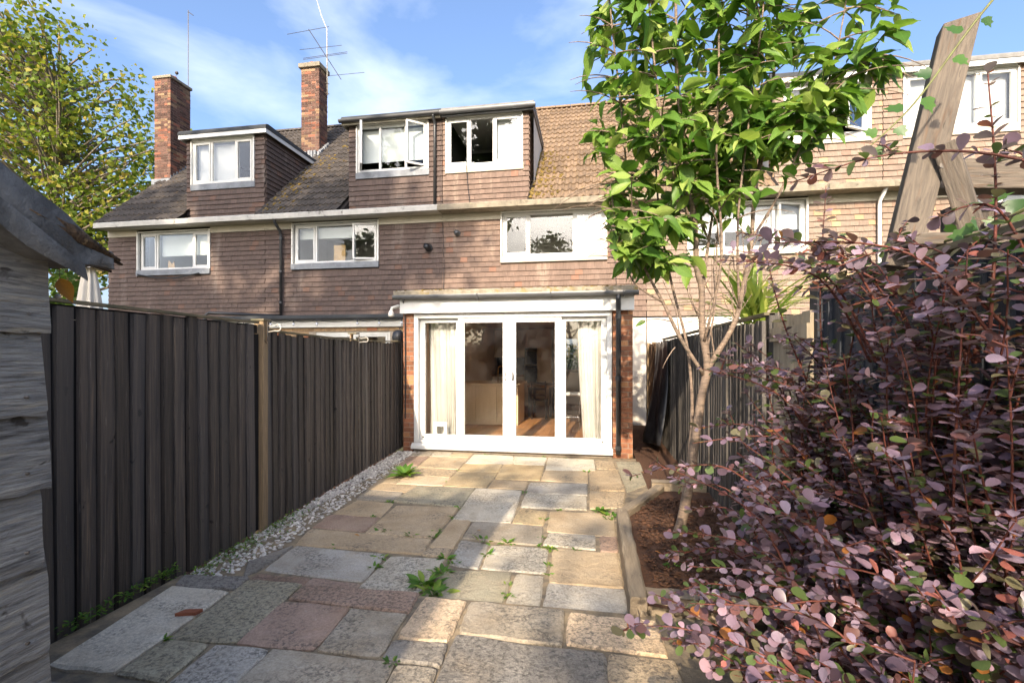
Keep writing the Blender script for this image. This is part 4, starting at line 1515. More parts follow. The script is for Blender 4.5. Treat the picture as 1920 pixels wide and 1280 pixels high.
# chimneys
ch1 = brick_stack(h1, -12.74, -12.2, 12.27, 12.98, 6.35, 9.62, 'brick_chimney', True)
c = MB()
c.box(-12.78, -12.16, 12.23, 13.02, 9.62, 9.70)
c.build('chimney_cap', 'gutter_stone', ch1, bevel=0.01)
c = MB()
c.lathe([(0.10, 0), (0.10, 0.10), (0.12, 0.11), (0.12, 0.15), (0.09, 0.15)], (-12.45, 12.6, 9.69), 12)
c.build('chimney_pot', 'terracotta', ch1, True)
c = MB()
c.lathe([(0.03, 0), (0.05, 0.03), (0.04, 0.07), (0.01, 0.09)], (-12.33, 12.62, 9.93), 10)
c.tube([(-12.38, 12.62, 9.8), (-12.33, 12.62, 9.95)], 0.006, 4)
c.build('pot_cowl', 'metal_dark', ch1)
c = MB()
c.box(-12.78, -12.16, 12.20, 12.262, rz(12.2) - 0.05, rz(12.2) + 0.11)
for k in range(7):
    y0 = 12.27 + k * 0.10
    c.box(-12.196, -12.185, y0, y0 + 0.115, rz(y0) - 0.05, rz(y0) + 0.16)
c.build('flashing', 'lead', ch1)
m_ = MB()
m_.tube([(-12.22, 12.92, 9.2), (-12.22, 12.92, 12.05)], 0.011, 6)
m_.tube([(-12.22, 12.92, 12.0), (-12.02, 12.9, 11.85)], 0.01, 5)
ant1 = m_.build('aerial_mast', 'metal_dark', None)
tag(ant1, 'thin aerial mast rising from the leftmost chimney', 'aerial')

ch2 = brick_stack(h2, -8.6, -8.02, 13.17, 13.62, 7.1, 10.05, 'brick_chimney', True)
c = MB()
c.box(-8.66, -7.97, 13.10, 13.68, 10.05, 10.18)
c.build('chimney_cap', 'gutter_stone', ch2, bevel=0.012)
c = MB()
c.lathe([(0.12, 0), (0.11, 0.12), (0.09, 0.12)], (-8.33, 13.36, 10.17), 12)
c.build('chimney_pot', 'terracotta', ch2, True)
c = MB()
for k in range(8):
    y0 = 13.05 + k * 0.075
    a = random.uniform(-0.02, 0.02)
    c.box(-8.018 + a * 0.2, -7.94 + a, y0, y0 + 0.06, rz(y0) - 0.02, rz(y0) + 0.17 + a)
for k in range(7):
    x = -8.72 + k * 0.1
    a = random.uniform(-0.02, 0.03)
    c.box(x, x + 0.07, 13.02 + a, 13.16, rz(13.1) - 0.06, rz(13.1) + 0.14 + a)
c.build('flashing', 'lead', ch2)
# TV aerial on the second chimney
ta = empty('tv_aerial', (-7.93, 13.45, 9.4), 'spiky metal TV aerial with crossbars on the second chimney', 'aerial')
c = MB()
c.tube([(-7.92, 13.45, 9.35), (-7.94, 13.45, 11.35), (-8.10, 13.42, 11.75), (-8.28, 13.4, 12.35)], [0.018, 0.016, 0.012, 0.009], 6)
c.build('mast', 'metal_pale', ta, True)
c = MB()
c.tube([(-8.32, 13.1, 11.15), (-7.72, 13.9, 10.05)], 0.011, 5)
c.build('boom', 'metal_dark', ta)
for (a, b) in (((-8.95, 13.0, 11.0), (-7.75, 13.25, 11.26)), ((-8.67, 13.2, 10.64), (-7.45, 13.45, 10.80)), ((-8.62, 13.3, 10.44), (-7.3, 13.5, 10.62)), ((-8.62, 13.3, 10.40), (-7.3, 13.5, 10.58)), ((-8.0, 13.6, 10.02), (-6.95, 13.9, 10.2))):
    c = MB()
    c.tube([a, b], 0.007, 5)
    c.build('element', 'metal_dark', ta)
c = MB()
for zz in (9.45, 9.75):
    c.tube([(-8.05, 13.44, zz), (-7.86, 13.44, zz - 0.08)], 0.013, 5)
c.build('bracket', 'metal_dark', ta)

# downpipes, vents and cables (parts of their houses)
c = MB()
c.tube([(-7.47, 10.36, 4.76), (-7.47, 10.38, 4.66), (-7.47, 10.58, 4.5), (-7.47, 10.61, 4.38), (-7.47, 10.61, 2.42)], 0.036, 8)
c.build('downpipe', 'pipe_black', h2, True)
for zz in (4.3, 3.5, 2.75):
    c = MB()
    c.lathe([(0.042, 0), (0.045, 0.01), (0.045, 0.05), (0.042, 0.06)], (-7.47, 10.61, zz), 10)
    c.build('pipe_clip', 'pipe_black', h2)
c = MB()
c.tube([(-7.47, 10.61, 2.46), (-7.5, 10.3, 2.44), (-8.55, 9.6, 2.46), (-8.6, 9.55, 2.4), (-8.6, 9.55, 1.6)], 0.036, 8)
c.build('waste_pipe', 'pipe_black', h1, True)
c = MB()
c.tube([(-3.60, 10.52, 7.0), (-3.60, 10.53, 6.93), (-3.60, 10.64, 6.85), (-3.60, 10.65, 6.75), (-3.60, 10.65, 4.95)], 0.034, 8)
c.build('downpipe', 'pipe_black', h3, True)
c = MB()
c.tube([(5.56, 10.36, 4.76), (5.56, 10.6, 4.55), (5.56, 10.62, 4.45), (5.56, 10.62, 0.1)], 0.036, 8)
c.build('downpipe', 'upvc', h4, True)


def ypipe(x, z, y0, y1, r, m, par, name):
    c = MB()
    c.tube([(x, y1, z), (x, y0, z)], r, 14, False)
    c.tube([(x, y1, z), (x, y0 + 0.001, z)], r * 0.8, 14, True)
    c.tube([(x, 10.70, z), (x, 10.655, z)], r * 1.35, 14)
    return c.build(name, m, par, True)


ypipe(-3.75, 3.98, 10.48, 10.68, 0.065, 'pipe_black', h2, 'flue')
ypipe(-3.07, 4.29, 10.56, 10.68, 0.05, 'pipe_grey', h3, 'flue')
for x, z0, z1, hh in ((-3.41, 2.5, 4.56, h3), (-2.86, 4.9, 6.0, h3), (0.45, 2.4, 3.6, h3)):
    c = MB()
    c.tube([(x, 10.655, z1), (x + 0.03, 10.655, 0.5 * (z0 + z1)), (x + 0.09 if x > -3 else x, 10.655, z0)], 0.007, 4)
    c.build('cable', 'pipe_black', hh)
c = MB()
c.tube([(-11.55, 10.63, 3.58), (-11.0, 10.62, 3.48), (-10.4, 10.62, 3.46), (-9.75, 10.63, 3.56)], 0.018, 5)
c.build('cable', 'pipe_black', h1)
# things on window sills
c = MB()
c.box(-6.22, -5.92, 10.85, 10.87, 3.78, 4.17)
o = c.build('cardboard_panel', 'cardboard', None)
tag(o, 'tan cardboard panel standing inside the second house window', 'cardboard')
c = MB()
c.prism([(-10.86, 3.75), (-10.66, 3.75), (-10.69, 3.93), (-10.75, 3.86), (-10.84, 3.96)], 1, 10.85, 10.88)
o = c.build('sill_ornament', 'cardboard', None)
tag(o, 'small tan ornament on the sill inside the leftmost house window', 'ornament')

# moss on the roofs, joined tufts
Ms = []
for i in range(420):
    q = random.random()
    if q < 0.55:
        x = -1.43 + abs(random.gauss(0, 0.28)) + 0.06
        y = random.uniform(10.38, 12.3)
        if x > 1.0:
            continue
    elif q < 0.85:
        x = -7.9 + abs(random.gauss(0, 0.35))
        y = random.uniform(10.4, 13.0)
    else:
        x = random.uniform(-7.6, -5.9)
        y = random.uniform(12.3, 14.4)
    s = random.uniform(0.02, 0.055)
    Ms.append(Matrix.Translation((x, y, rz(y) + 0.035)) @ Matrix.Rotation(RA, 4, 'X') @ Matrix.Diagonal((s, s * random.uniform(0.7, 1.6), s * 0.5, 1)))
for hh, sel in ((h3, lambda x: x > -3.4), (h2, lambda x: x <= -3.4)):
    o = place('moss', np_mesh('moss', pv, pf, [M for M in Ms if sel(M.translation.x)], 'moss'), None, hh)
    tag(o, 'orange-brown moss tufts on the roof tiles', kind='stuff')

# ================================================================== GLAZED EXTENSION of the middle house
YE = 7.25
ext = empty('extension', (-1.2, YE, 0), 'flat-roofed rear extension with white sliding glass doors between brick piers', 'extension')
c = MB()
n = 60
# mossy concrete roof edge, uneven front lip
vs, fs = [], []
for i in range(n + 1):
    x = -3.05 + 3.67 * i / n
    j = 0.008 * mnoise.noise(Vector((x * 7, 0, 0)))
    k = 0.008 * mnoise.noise(Vector((x * 9, 5, 0)))
    vs += [(x, 7.06 + j, 2.425 + 0.0), (x, 7.05 + k, 2.485 + j), (x, 7.10, 2.50 + k), (x, 10.66, 2.56)]
for i in range(n):
    a = i * 4
    for q in range(3):
        fs.append((a + q, a + 4 + q, a + 5 + q, a + 1 + q))
vs += [(-3.05, 10.66, 2.42), (0.62, 10.66, 2.42)]
b = len(vs) - 2
fs += [(0, 1, 2, 3, b), (n * 4, b + 1, n * 4 + 3, n * 4 + 2, n * 4 + 1), tuple([b] + [i * 4 for i in range(n, -1, -1)][::-1] + [b + 1])]
c.add(vs, fs)
c.build('roof_slab', 'roof_concrete', ext)
Ms = []
for i in range(120):
    x = random.uniform(-3.0, 0.6)
    s = random.uniform(0.008, 0.022)
    Ms.append(Matrix.Translation((x, 7.055 + random.uniform(0, 0.07), 2.49)) @ Matrix.Diagonal((s * 1.4, s, s * 0.7, 1)))
tag(place('moss', np_mesh('moss', pv, pf, Ms, 'moss'), None, ext), 'yellow moss along the roof edge', kind='stuff')
c = MB()
pr = [(7.075 + 0.052 * math.cos(a), 2.405 + 0.05 * math.sin(a)) for a in [math.pi + k * math.pi / 8 for k in range(9)]]
pr += [(7.125, 2.42), (7.025, 2.42)]
c.prism(pr, 0, -3.06, 0.63)
gut = c.build('gutter', 'pipe_grey', ext)
for x in (-2.9, -1.72, -0.62, 0.42):
    b = MB()
    b.tube([(x, 7.02, 2.42), (x, 7.025, 2.385), (x, 7.06, 2.345), (x, 7.1, 2.34), (x, 7.16, 2.37)], 0.009, 5)
    b.build('gutter_bracket', 'pipe_grey', gut)
c = MB()
c.box(-2.99, 0.575, 7.16, 7.20, 2.15, 2.40)
c.build('fascia', 'upvc', ext)
c = MB()
c.tube([(0.345, 7.075, 2.37), (0.345, 7.08, 2.30), (0.35, 7.15, 2.18), (0.352, 7.165, 2.08), (0.352, 7.165, 0.06)], 0.036, 10)
dp = c.build('downpipe', 'pipe_black', ext, True)
for zz in (1.13, 2.02, 0.12):
    b = MB()
    b.lathe([(0.038, 0), (0.044, 0.006), (0.044, 0.06), (0.038, 0.066)], (0.352, 7.165, zz), 12)
    b.build('pipe_clip', 'pipe_black', dp)
c = MB()
c.tube([(-2.93, 7.13, 2.38), (-2.93, 7.22, 2.2), (-2.925, 7.235, 1.2), (-2.93, 7.235, 0.5)], 0.01, 5)
c.build('cable', 'pipe_black', ext)
# brick piers, brick by brick
bu = {}
for l in (0.215, 0.1025, 0.17, 0.28, 0.06):
    b = MB()
    b.box(0, l, 0, 0.1, 0, 0.065)
    bu[l] = b.mesh('brick', 'brick')
for side, x0, x1 in (('left', -2.97, -2.80), ('right', 0.275, 0.565)):
    core = MB()
    core.box(x0 + 0.004, x1 - 0.004, YE + 0.008, YE + 0.34, -0.05, 2.155)
    pier = core.build('brick_pier', 'mortar', ext)
    for r in range(29):
        z = -0.01 + r * 0.075
        if z > 2.1:
            break
        if side == 'left':
            L = [(x0, 0.1025), (x0 + 0.1125, 0.06)] if r % 2 else [(x0, 0.17)]
        else:
            L = [(x0, 0.1025), (x0 + 0.1125, 0.17)] if r % 2 else [(x0, 0.215), (x0 + 0.225, 0.06)]
        for xx, l in L:
            place('brick', bu[l], Matrix.Translation((xx, YE + random.uniform(-0.003, 0.003), z)), pier)
c = MB()
c.box(0.50, 0.56, YE + 0.345, 10.70, -0.05, 2.42)
c.box(-3.0, -2.94, YE + 0.345, 10.70, -0.05, 2.42)
c.build('side_wall', 'brick', ext)
c = MB()
c.box(-2.8, 0.27, YE + 0.02, YE + 0.3, -0.05, 0.035)
c.build('threshold', 'mortar', ext)
c = MB()
c.box(-2.99, 0.56, 7.21, 7.5, 2.16, 2.42)
c.build('lintel', 'render_white', ext)

# sliding doors
dr = MB()
X0, X1, Z0, Z1 = -2.79, 0.262, 0.04, 2.145
dr.box(X0, X0 + 0.07, YE - 0.01, YE + 0.14, Z0 + 0.09, Z1)
dr.box(X1 - 0.07, X1, YE - 0.01, YE + 0.14, Z0 + 0.09, Z1)
dr.box(X0 + 0.07, X1 - 0.07, YE - 0.01, YE + 0.14, Z1 - 0.07, Z1)
dr.box(X0 + 0.07, X1 - 0.07, YE - 0.01, YE + 0.14, Z0 + 0.09, Z0 + 0.13)
doors = dr.build('door_frame', 'upvc', ext, bevel=0.004)
s = MB()
s.prism([(YE - 0.07, Z0), (YE - 0.07, Z0 + 0.045), (YE - 0.02, Z0 + 0.085), (YE + 0.14, Z0 + 0.085), (YE + 0.14, Z0)], 0, X0 - 0.03, X1 + 0.015)
s.build('door_sill', 'upvc', doors, bevel=0.003)
for a, b, y, st in ((X0 + 0.072, -2.04, YE + 0.07, 0.085), (-2.075, -1.272, YE + 0.008, 0.10), (-1.268, -0.475, YE + 0.008, 0.10), (-0.50, X1 - 0.072, YE + 0.07, 0.085)):
    l = MB()
    za, zb = Z0 + 0.132, Z1 - 0.072
    l.box(a, a + st, y, y + 0.055, za, zb)
    l.box(b - st, b, y, y + 0.055, za, zb)
    l.box(a + st, b - st, y, y + 0.055, zb - st * 0.75, zb)
    l.box(a + st, b - st, y, y + 0.055, za, za + st * 0.95)
    l.build('door_leaf', 'upvc', doors, bevel=0.005)
    p = MB()
    p.box(a + st - 0.005, b - st + 0.005, y + 0.025, y + 0.031, za + st * 0.95 - 0.005, zb - st * 0.75 + 0.005)
    p.build('pane', 'glass_door', doors)
for x in (-1.318, -1.222):
    hd = MB()
    hd.box(x - 0.022, x + 0.022, YE - 0.004, YE + 0.008, 1.08, 1.27)
    hd.build('handle_plate', 'upvc', doors, bevel=0.003)
    sg = -1 if x < -1.27 else 1
    hd = MB()
    hd.tube([(x, YE - 0.004, 1.235), (x + sg * 0.012, YE - 0.045, 1.225), (x + sg * 0.02, YE - 0.055, 1.18), (x + sg * 0.012, YE - 0.045, 1.135), (x, YE - 0.004, 1.125)], 0.009, 6)
    hd.build('handle', 'metal_dark' if sg > 0 else 'upvc', doors, True)
for x in (-2.66, 0.13):
    b = MB()
    b.tube([(x, YE + 0.062, Z0 + 0.17), (x, YE + 0.05, Z0 + 0.17)], 0.014, 10)
    b.build('lock', 'steel', doors)
# cat flap in the left pane
cf = MB()
fx0, fx1, fz0, fz1 = -2.505, -2.275, 0.205, 0.445
yy = YE + 0.075
cf.box(fx0, fx0 + 0.035, yy, yy + 0.018, fz0, fz1)
cf.box(fx1 - 0.035, fx1, yy, yy + 0.018, fz0, fz1)
cf.box(fx0 + 0.035, fx1 - 0.035, yy, yy + 0.018, fz1 - 0.045, fz1)
cf.box(fx0 + 0.035, fx1 - 0.035, yy, yy + 0.018, fz0, fz0 + 0.03)
flap = cf.build('cat_flap', 'upvc', ext, bevel=0.004)
cx, cz = (fx0 + fx1) / 2, (fz0 + fz1) / 2 - 0.008
vs, fs = [], []
ring = [(-0.08, 0.082), (0.08, 0.082)] + [(0.08 * math.cos(a), -0.02 + 0.07 * math.sin(a)) for a in [-k * math.pi / 10 for k in range(11)]]
b = MB()
k = len(ring)
vs = [(cx + p[0], yy + 0.004, cz + p[1]) for p in ring] + [(cx + p[0] * 0.78, yy + 0.002, cz + p[1] * 0.78) for p in ring]
b.add(vs, [(i, (i + 1) % k, k + (i + 1) % k, k + i) for i in range(k)])
b.build('flap_rim', 'upvc', flap)
b = MB()
b.add([(cx + p[0] * 0.78, yy + 0.006, cz + p[1] * 0.78) for p in ring], [tuple(range(k))])
b.build('flap_panel', 'glass_door', flap)

# ------------------------------------------------------------------ the kitchen seen through the glass
rm = MB()
xa, xb, ya, yb, zf, zc = -2.93, 0.49, YE + 0.36, 14.6, 0.05, 2.30
rm.box(xa - 0.03, xb + 0.03, 7.4, yb, zc, zc + 0.05)
rm.box(xa - 0.045, xa, ya, yb, zf, zc)
rm.box(xb, xb + 0.008, ya, yb, zf, zc)
wall_with_hole(rm, xa - 0.04, xb + 0.3, yb, yb + 0.1, zf, zc + 0.1, (-1.1, 0.4, 1.0, 2.1))
rm.build('kitchen_wall', 'room_wall', h3)
fl = MB()
fl.box(xa - 0.04, xb + 0.01, YE + 0.15, yb, -0.05, zf - 0.012)
kf = fl.build('kitchen_floor', 'dark_wood', h3)
k = 0
x = xa
while x < xb:
    w = 0.14
    y = YE + 0.15 - random.uniform(0, 1)
    while y < yb:
        y1 = y + random.uniform(1.2, 1.9)
        pl = MB()
        pl.box(x, min(x + w - 0.002, xb), max(y, YE + 0.15), min(y1 - 0.003, yb), zf - 0.012, zf)
        pl.build('floorboard', 'floor_wood', kf)
        y = y1
    x += w
window(h3, -1.1, 0.4, 1.0, 2.1, yb + 0.02, (0.5, 0.5), 'upvc', {}, None, 'glass_door')
bpy.data.objects.remove([o for o in h3.children if o.name.startswith('room_lining')][-1])

isl = empty('kitchen_island', (-2.15, 10.4, zf), 'pale wood kitchen island seen through the glass doors', 'kitchen island')
c = MB()
c.box(-2.9, -1.55, 9.9, 10.85, zf + 0.004, 0.88)
c.build('cabinet_body', 'island', isl)
for k in range(3):
    c = MB()
    c.box(-2.885 + k * 0.45, -2.885 + k * 0.45 + 0.44, 9.882, 9.898, zf + 0.03, 0.86)
    c.build('side_panel', 'island', isl)
c = MB()
c.box(-2.91, -1.50, 9.86, 10.95, 0.882, 0.92)
c.build('worktop', 'island', isl, bevel=0.004)
tp = MB()
tp.tube([(-2.05, 10.3, 0.92), (-2.05, 10.3, 1.2)] + [(-2.05 + 0.07 - 0.07 * math.cos(a), 10.3, 1.2 + 0.07 * math.sin(a)) for a in [k * math.pi / 8 for k in range(1, 9)]] + [(-1.91, 10.3, 1.14)], 0.013, 8)
tag(tp.build('tap', 'brass', None, True), 'brass gooseneck tap standing on the kitchen island', 'tap')
c = MB()
c.box(-1.95, -1.74, 10.0, 10.12, 0.921, 0.935)
tag(c.build('chopping_board', 'upvc', None), 'small white tray on the island top beside the tap', 'tray')

cab = empty('kitchen_cabinet', (-2.0, 14.2, zf), 'run of cream panelled kitchen cabinets against the far wall', 'kitchen cabinet')


def cabdoor(x0, x1, z0, z1, y):
    c = MB()
    c.box(x0, x0 + 0.06, y - 0.02, y, z0, z1)
    c.box(x1 - 0.06, x1, y - 0.02, y, z0, z1)
    c.box(x0 + 0.06, x1 - 0.06, y - 0.02, y, z1 - 0.06, z1)
    c.box(x0 + 0.06, x1 - 0.06, y - 0.02, y, z0, z0 + 0.06)
    c.box(x0 + 0.06, x1 - 0.06, y - 0.006, y, z0 + 0.06, z1 - 0.06)
    c.build('cabinet_door', 'cabinet', cab)


c = MB()
c.box(-2.93, -2.0, 13.9, 14.58, zf, 0.9)
c.box(-2.93, -2.0, 14.15, 14.58, 1.45, 2.28)
c.box(-1.98, -0.4 + -0.8, 13.9, 14.58, zf, 2.28)
c.build('carcass', 'cabinet', cab)
for k in range(2):
    cabdoor(-2.92 + k * 0.46, -2.47 + k * 0.46, zf + 0.1, 0.88, 13.895)
    cabdoor(-2.92 + k * 0.46, -2.47 + k * 0.46, 1.47, 2.26, 14.145)
cabdoor(-1.6, -1.22, zf + 0.1, 1.3, 13.895)
cabdoor(-1.6, -1.22, 1.32, 2.26, 13.895)
cabdoor(-1.97, -1.62, zf + 0.1, 0.7, 13.895)
cabdoor(-1.97, -1.62, 1.75, 2.26, 13.895)
c = MB()
c.box(-2.93, -2.0, 13.86, 14.58, 0.9, 0.94)
c.build('worktop', 'worktop', cab)
c = MB()
c.box(-2.93, -2.0, 14.56, 14.585, 0.94, 1.45)
c.build('splashback', 'navy', cab)
ov = empty('oven', (-1.8, 13.87, 0.7), 'black built-in double oven in the tall cream cabinet', 'oven')
for z0, z1 in ((0.72, 1.22), (1.24, 1.72)):
    c = MB()
    c.box(-1.97, -1.62, 13.86, 13.892, z0, z1)
    d = c.build('oven_door', 'black_gloss', ov)
    c = MB()
    c.tube([(-1.94, 13.83, z1 - 0.08), (-1.65, 13.83, z1 - 0.08)], 0.008, 6)
    c.build('handle', 'steel', d)
tb = empty('kitchen_table', (-1.2, 11.6, zf), 'dark wooden table behind the island, seen through the glass', 'table')
c = MB()
c.box(-1.55, -0.95, 11.3, 12.4, 0.76, 0.80)
c.build('table_top', 'worktop', tb)
for x in (-1.5, -1.0):
    for y in (11.35, 12.35):
        c = MB()
        c.box(x - 0.03, x + 0.03, y - 0.03, y + 0.03, zf, 0.76)
        c.build('leg', 'dark_wood', tb)
chs = empty('chair', (-1.25, 11.1, zf), 'dark wooden ladder-back chair by the kitchen table', 'chair')
c = MB()
c.box(-1.42, -1.06, 10.95, 11.3, 0.46, 0.49)
c.build('seat', 'dark_wood', chs)
for x in (-1.40, -1.08):
    c = MB()
    c.tube([(x, 10.97, zf), (x, 10.97, 0.46), (x, 10.93, 0.92)], 0.016, 6)
    c.build('leg', 'dark_wood', chs)
    c = MB()
    c.tube([(x, 11.27, zf), (x, 11.27, 0.46)], 0.016, 6)
    c.build('leg', 'dark_wood', chs)
for z in (0.6, 0.74, 0.87):
    c = MB()
    c.box(-1.40, -1.08, 10.935, 10.955, z - 0.025, z + 0.025)
    c.build('backrest', 'dark_wood', chs)
st = empty('bar_stool', (-0.42, 9.6, zf), 'white bar stool with thin metal legs beside the right curtain', 'stool')
c = MB()
c.box(-0.60, -0.25, 9.4, 9.75, 0.72, 0.78)
c.build('seat', 'upvc', st, bevel=0.02)
for x, y in ((-0.57, 9.43), (-0.28, 9.43), (-0.57, 9.72), (-0.28, 9.72)):
    c = MB()
    c.tube([(x, y, 0.72), (x, y, zf)], 0.011, 6)
    c.build('leg', 'steel', st)
c = MB()
c.tube([(-0.57, 9.43, 0.3), (-0.28, 9.43, 0.3), (-0.28, 9.72, 0.3), (-0.57, 9.72, 0.3), (-0.57, 9.43, 0.3)], 0.008, 6)
c.build('footrest', 'steel', st)


def curtain(xt0, xt1, xb0, xb1, y, folds, label):
    c = MB()
    nu, nv = folds * 8, 10
    vs, fs = [], []
    for j in range(nv + 1):
        g = j / nv
        a = xt0 + (xb0 - xt0) * g ** 1.6
        b = xt1 + (xb1 - xt1) * g ** 1.6
        for i in range(nu + 1):
            f = i / nu
            am = 0.035 + 0.015 * g
            ph = f * folds * 2 * math.pi + 0.8 * math.sin(g * 3 + f * 5)
            vs.append((a + (b - a) * f + 0.012 * math.sin(ph * 2), y + am * math.sin(ph) + 0.012 * math.sin(f * 23), 2.24 - g * 2.15))
    for j in range(nv):
        for i in range(nu):
            q = j * (nu + 1) + i
            fs.append((q, q + 1, q + nu + 2, q + nu + 1))
    c.add(vs, fs)
    o = c.build('curtain', 'curtain', None, True)
    tag(o, label, 'curtain')


curtain(-2.66, -2.08, -2.62, -2.1, YE + 0.28, 7, 'cream curtain gathered behind the left pane with the cat flap')
curtain(-0.27, 0.16, -0.16, 0.15, YE + 0.28, 5, 'cream curtain gathered behind the right pane of the glass doors')
for x0, x1, lab in ((-2.72, -1.9, 'left curtain'), ):
    c = MB()
    c.tube([(-2.75, YE + 0.28, 2.255), (0.22, YE + 0.28, 2.255)], 0.012, 8)
    tag(c.build('curtain_rail', 'steel', None), 'curtain rail above the glass doors', 'curtain rail')

# ================================================================== NEIGHBOUR'S LOW EXTENSION behind the left fence
nx = empty('neighbour_extension', (-5.4, 8.9, 0), 'low brick extension with white fascia and black gutter behind the left fence', 'extension')
c = MB()
c.box(-7.6, -3.12, 8.78, 10.65, 2.24, 2.30)
c.build('roof_slab', 'felt_roof', nx)
c = MB()
c.box(-7.58, -3.12, 8.84, 8.87, 2.06, 2.20)
c.build('fascia', 'upvc_old', nx)
c = MB()
pr = [(8.78 + 0.05 * math.cos(a), 2.235 + 0.045 * math.sin(a)) for a in [math.pi + k * math.pi / 8 for k in range(9)]]
c.prism(pr, 0, -7.7, -3.15)
c.build('gutter', 'pipe_black', nx)
c = MB()
wall_with_hole(c, -7.55, -3.12, 8.91, 9.1, -0.05, 2.2, (-5.5, -3.92, 0.1, 1.965))
c.build('wall', 'mortar', nx)
for r in range(4):
    z = 2.055 - (r + 1) * 0.075
    x = -7.55 - (0.1125 if r % 2 else 0)
    while x < -3.15:
        a, b = max(x, -7.55), min(x + 0.215, -3.13)
        if b - a > 0.05 and not (z + 0.07 < 1.965 + 0.05 and a < -3.9 and b > -5.52):
            key = round(b - a, 3)
            if ('n', key) not in bu:
                q = MB()
                q.box(0, b - a, 0, 0.1, 0, 0.065)
                bu[('n', key)] = q.mesh('brick', 'brick_yellow')
            place('brick', bu[('n', key)], Matrix.Translation((a, 8.90 + random.uniform(-0.002, 0.002), z)), nx)
        x += 0.225
nw = window(nx, -5.5, -3.92, 0.1, 1.965, 8.93, (0.5, 0.5), 'upvc_old', {}, None)
# string of bulbs under the gutter
sl = empty('string_lights', (-5.4, 8.72, 2.1), 'string of round festoon bulbs hanging along the neighbour extension gutter', 'string lights')
xs = [-7.45, -6.95, -6.35, -5.85, -5.35, -4.5, -4.05, -3.6]
pts = []
for k in range(len(xs) - 1):
    for q in range(6):
        f = q / 6
        pts.append((xs[k] + (xs[k + 1] - xs[k]) * f, 8.70, 2.20 - 0.05 * math.sin(f * math.pi)))
pts.append((xs[-1], 8.70, 2.2))
c = MB()
c.tube(pts, 0.006, 5)
c.build('cable', 'pipe_black', sl)
for x in xs:
    c = MB()
    c.lathe([(0.012, 0.0), (0.013, 0.05), (0.010, 0.055)], (x, 8.70, 2.14), 8)
    c.build('bulb_holder', 'pipe_black', sl)
    c = MB()
    c.lathe([(0.004, -0.06), (0.022, -0.05), (0.03, -0.03), (0.024, -0.01), (0.012, 0)], (x, 8.70, 2.14), 10)
    c.build('bulb', 'bulb_glass', sl, True)
fl_ = empty('floodlight', (-3.3, 8.2, 2.2), 'white elbow-armed floodlight at the top left corner of the glazed extension', 'floodlight')
c = MB()
c.tube([(-3.04, 7.5, 2.28), (-3.10, 7.35, 2.28), (-3.17, 7.28, 2.25), (-3.18, 7.27, 2.18)], 0.028, 8)
c.build('arm', 'upvc_old', fl_, True)
c = MB()
c.lathe([(0.03, 0.05), (0.045, 0.0), (0.05, -0.04), (0.02, -0.05)], (-3.18, 7.27, 2.16), 12)
c.build('lamp_head', 'upvc_old', fl_, True)
c = MB()
c.lathe([(0.02, -0.17), (0.10, -0.12), (0.12, -0.02), (0.10, 0.07), (0.05, 0.11), (0.005, 0.12)], (-3.62, 8.6, 1.86), 14)
o = c.build('hanging_basket', 'pipe_black', None, True)
tag(o, 'black domed lamp shade just above the fence beside the glazed extension', 'lamp')
for k in range(3):
    b = MB()
    b.tube([(-3.62, 8.6, 1.97), (-3.62 + 0.02 * k, 8.65, 2.05), (-3.62, 8.88, 2.08)], 0.005, 4)
b.build('lamp_arm', 'pipe_black', o)
o.name = 'wall_lamp'

# parasol next door
ps = empty('parasol', (-6.18, 5.05, 0), 'folded cream garden parasol standing next door beyond the fence', 'parasol')
c = MB()
px, py = -6.18, 5.05
vs, fs = [], []
nu, nv = 48, 12
for j in range(nv + 1):
    g = j / nv
    for i in range(nu):
        a = 2 * math.pi * i / nu
        r = (0.035 + 0.15 * g ** 0.7) * (1 + 0.28 * math.sin(a * 8 + g * 1.5)) if g > 0.04 else 0.03
        vs.append((px + r * math.cos(a), py + r * math.sin(a), 2.62 - g * 1.7))
for j in range(nv):
    for i in range(nu):
        q = j * nu
        fs.append((q + i, q + (i + 1) % nu, q + nu + (i + 1) % nu, q + nu + i))
c.add(vs, fs)
c.build('canopy', 'fabric_cream', ps, True)
c = MB()
c.add([(px + 0.16 * math.cos(k * math.pi / 8), py + 0.16 * math.sin(k * math.pi / 8), 2.56 + 0.02 * (k % 2)) for k in range(16)] + [(px, py, 2.68)], [(k, (k + 1) % 16, 16) for k in range(16)])
c.build('top_flap', 'fabric_cream', ps)
c = MB()
c.tube([(px, py, -0.05), (px, py, 2.9)], 0.022, 8)
c.build('pole', 'metal_pale', ps)
c = MB()
c.lathe([(0.28, 0), (0.28, 0.05), (0.05, 0.08), (0.03, 0.3)], (px, py, -0.07), 16)
c.build('base', 'roof_concrete', ps)

# ================================================================== RAISED BED
bed = empty('raised_bed', (0.7, 3.8, 0), 'raised planting bed edged with weathered timber sleepers, under the slim tree', 'raised bed')


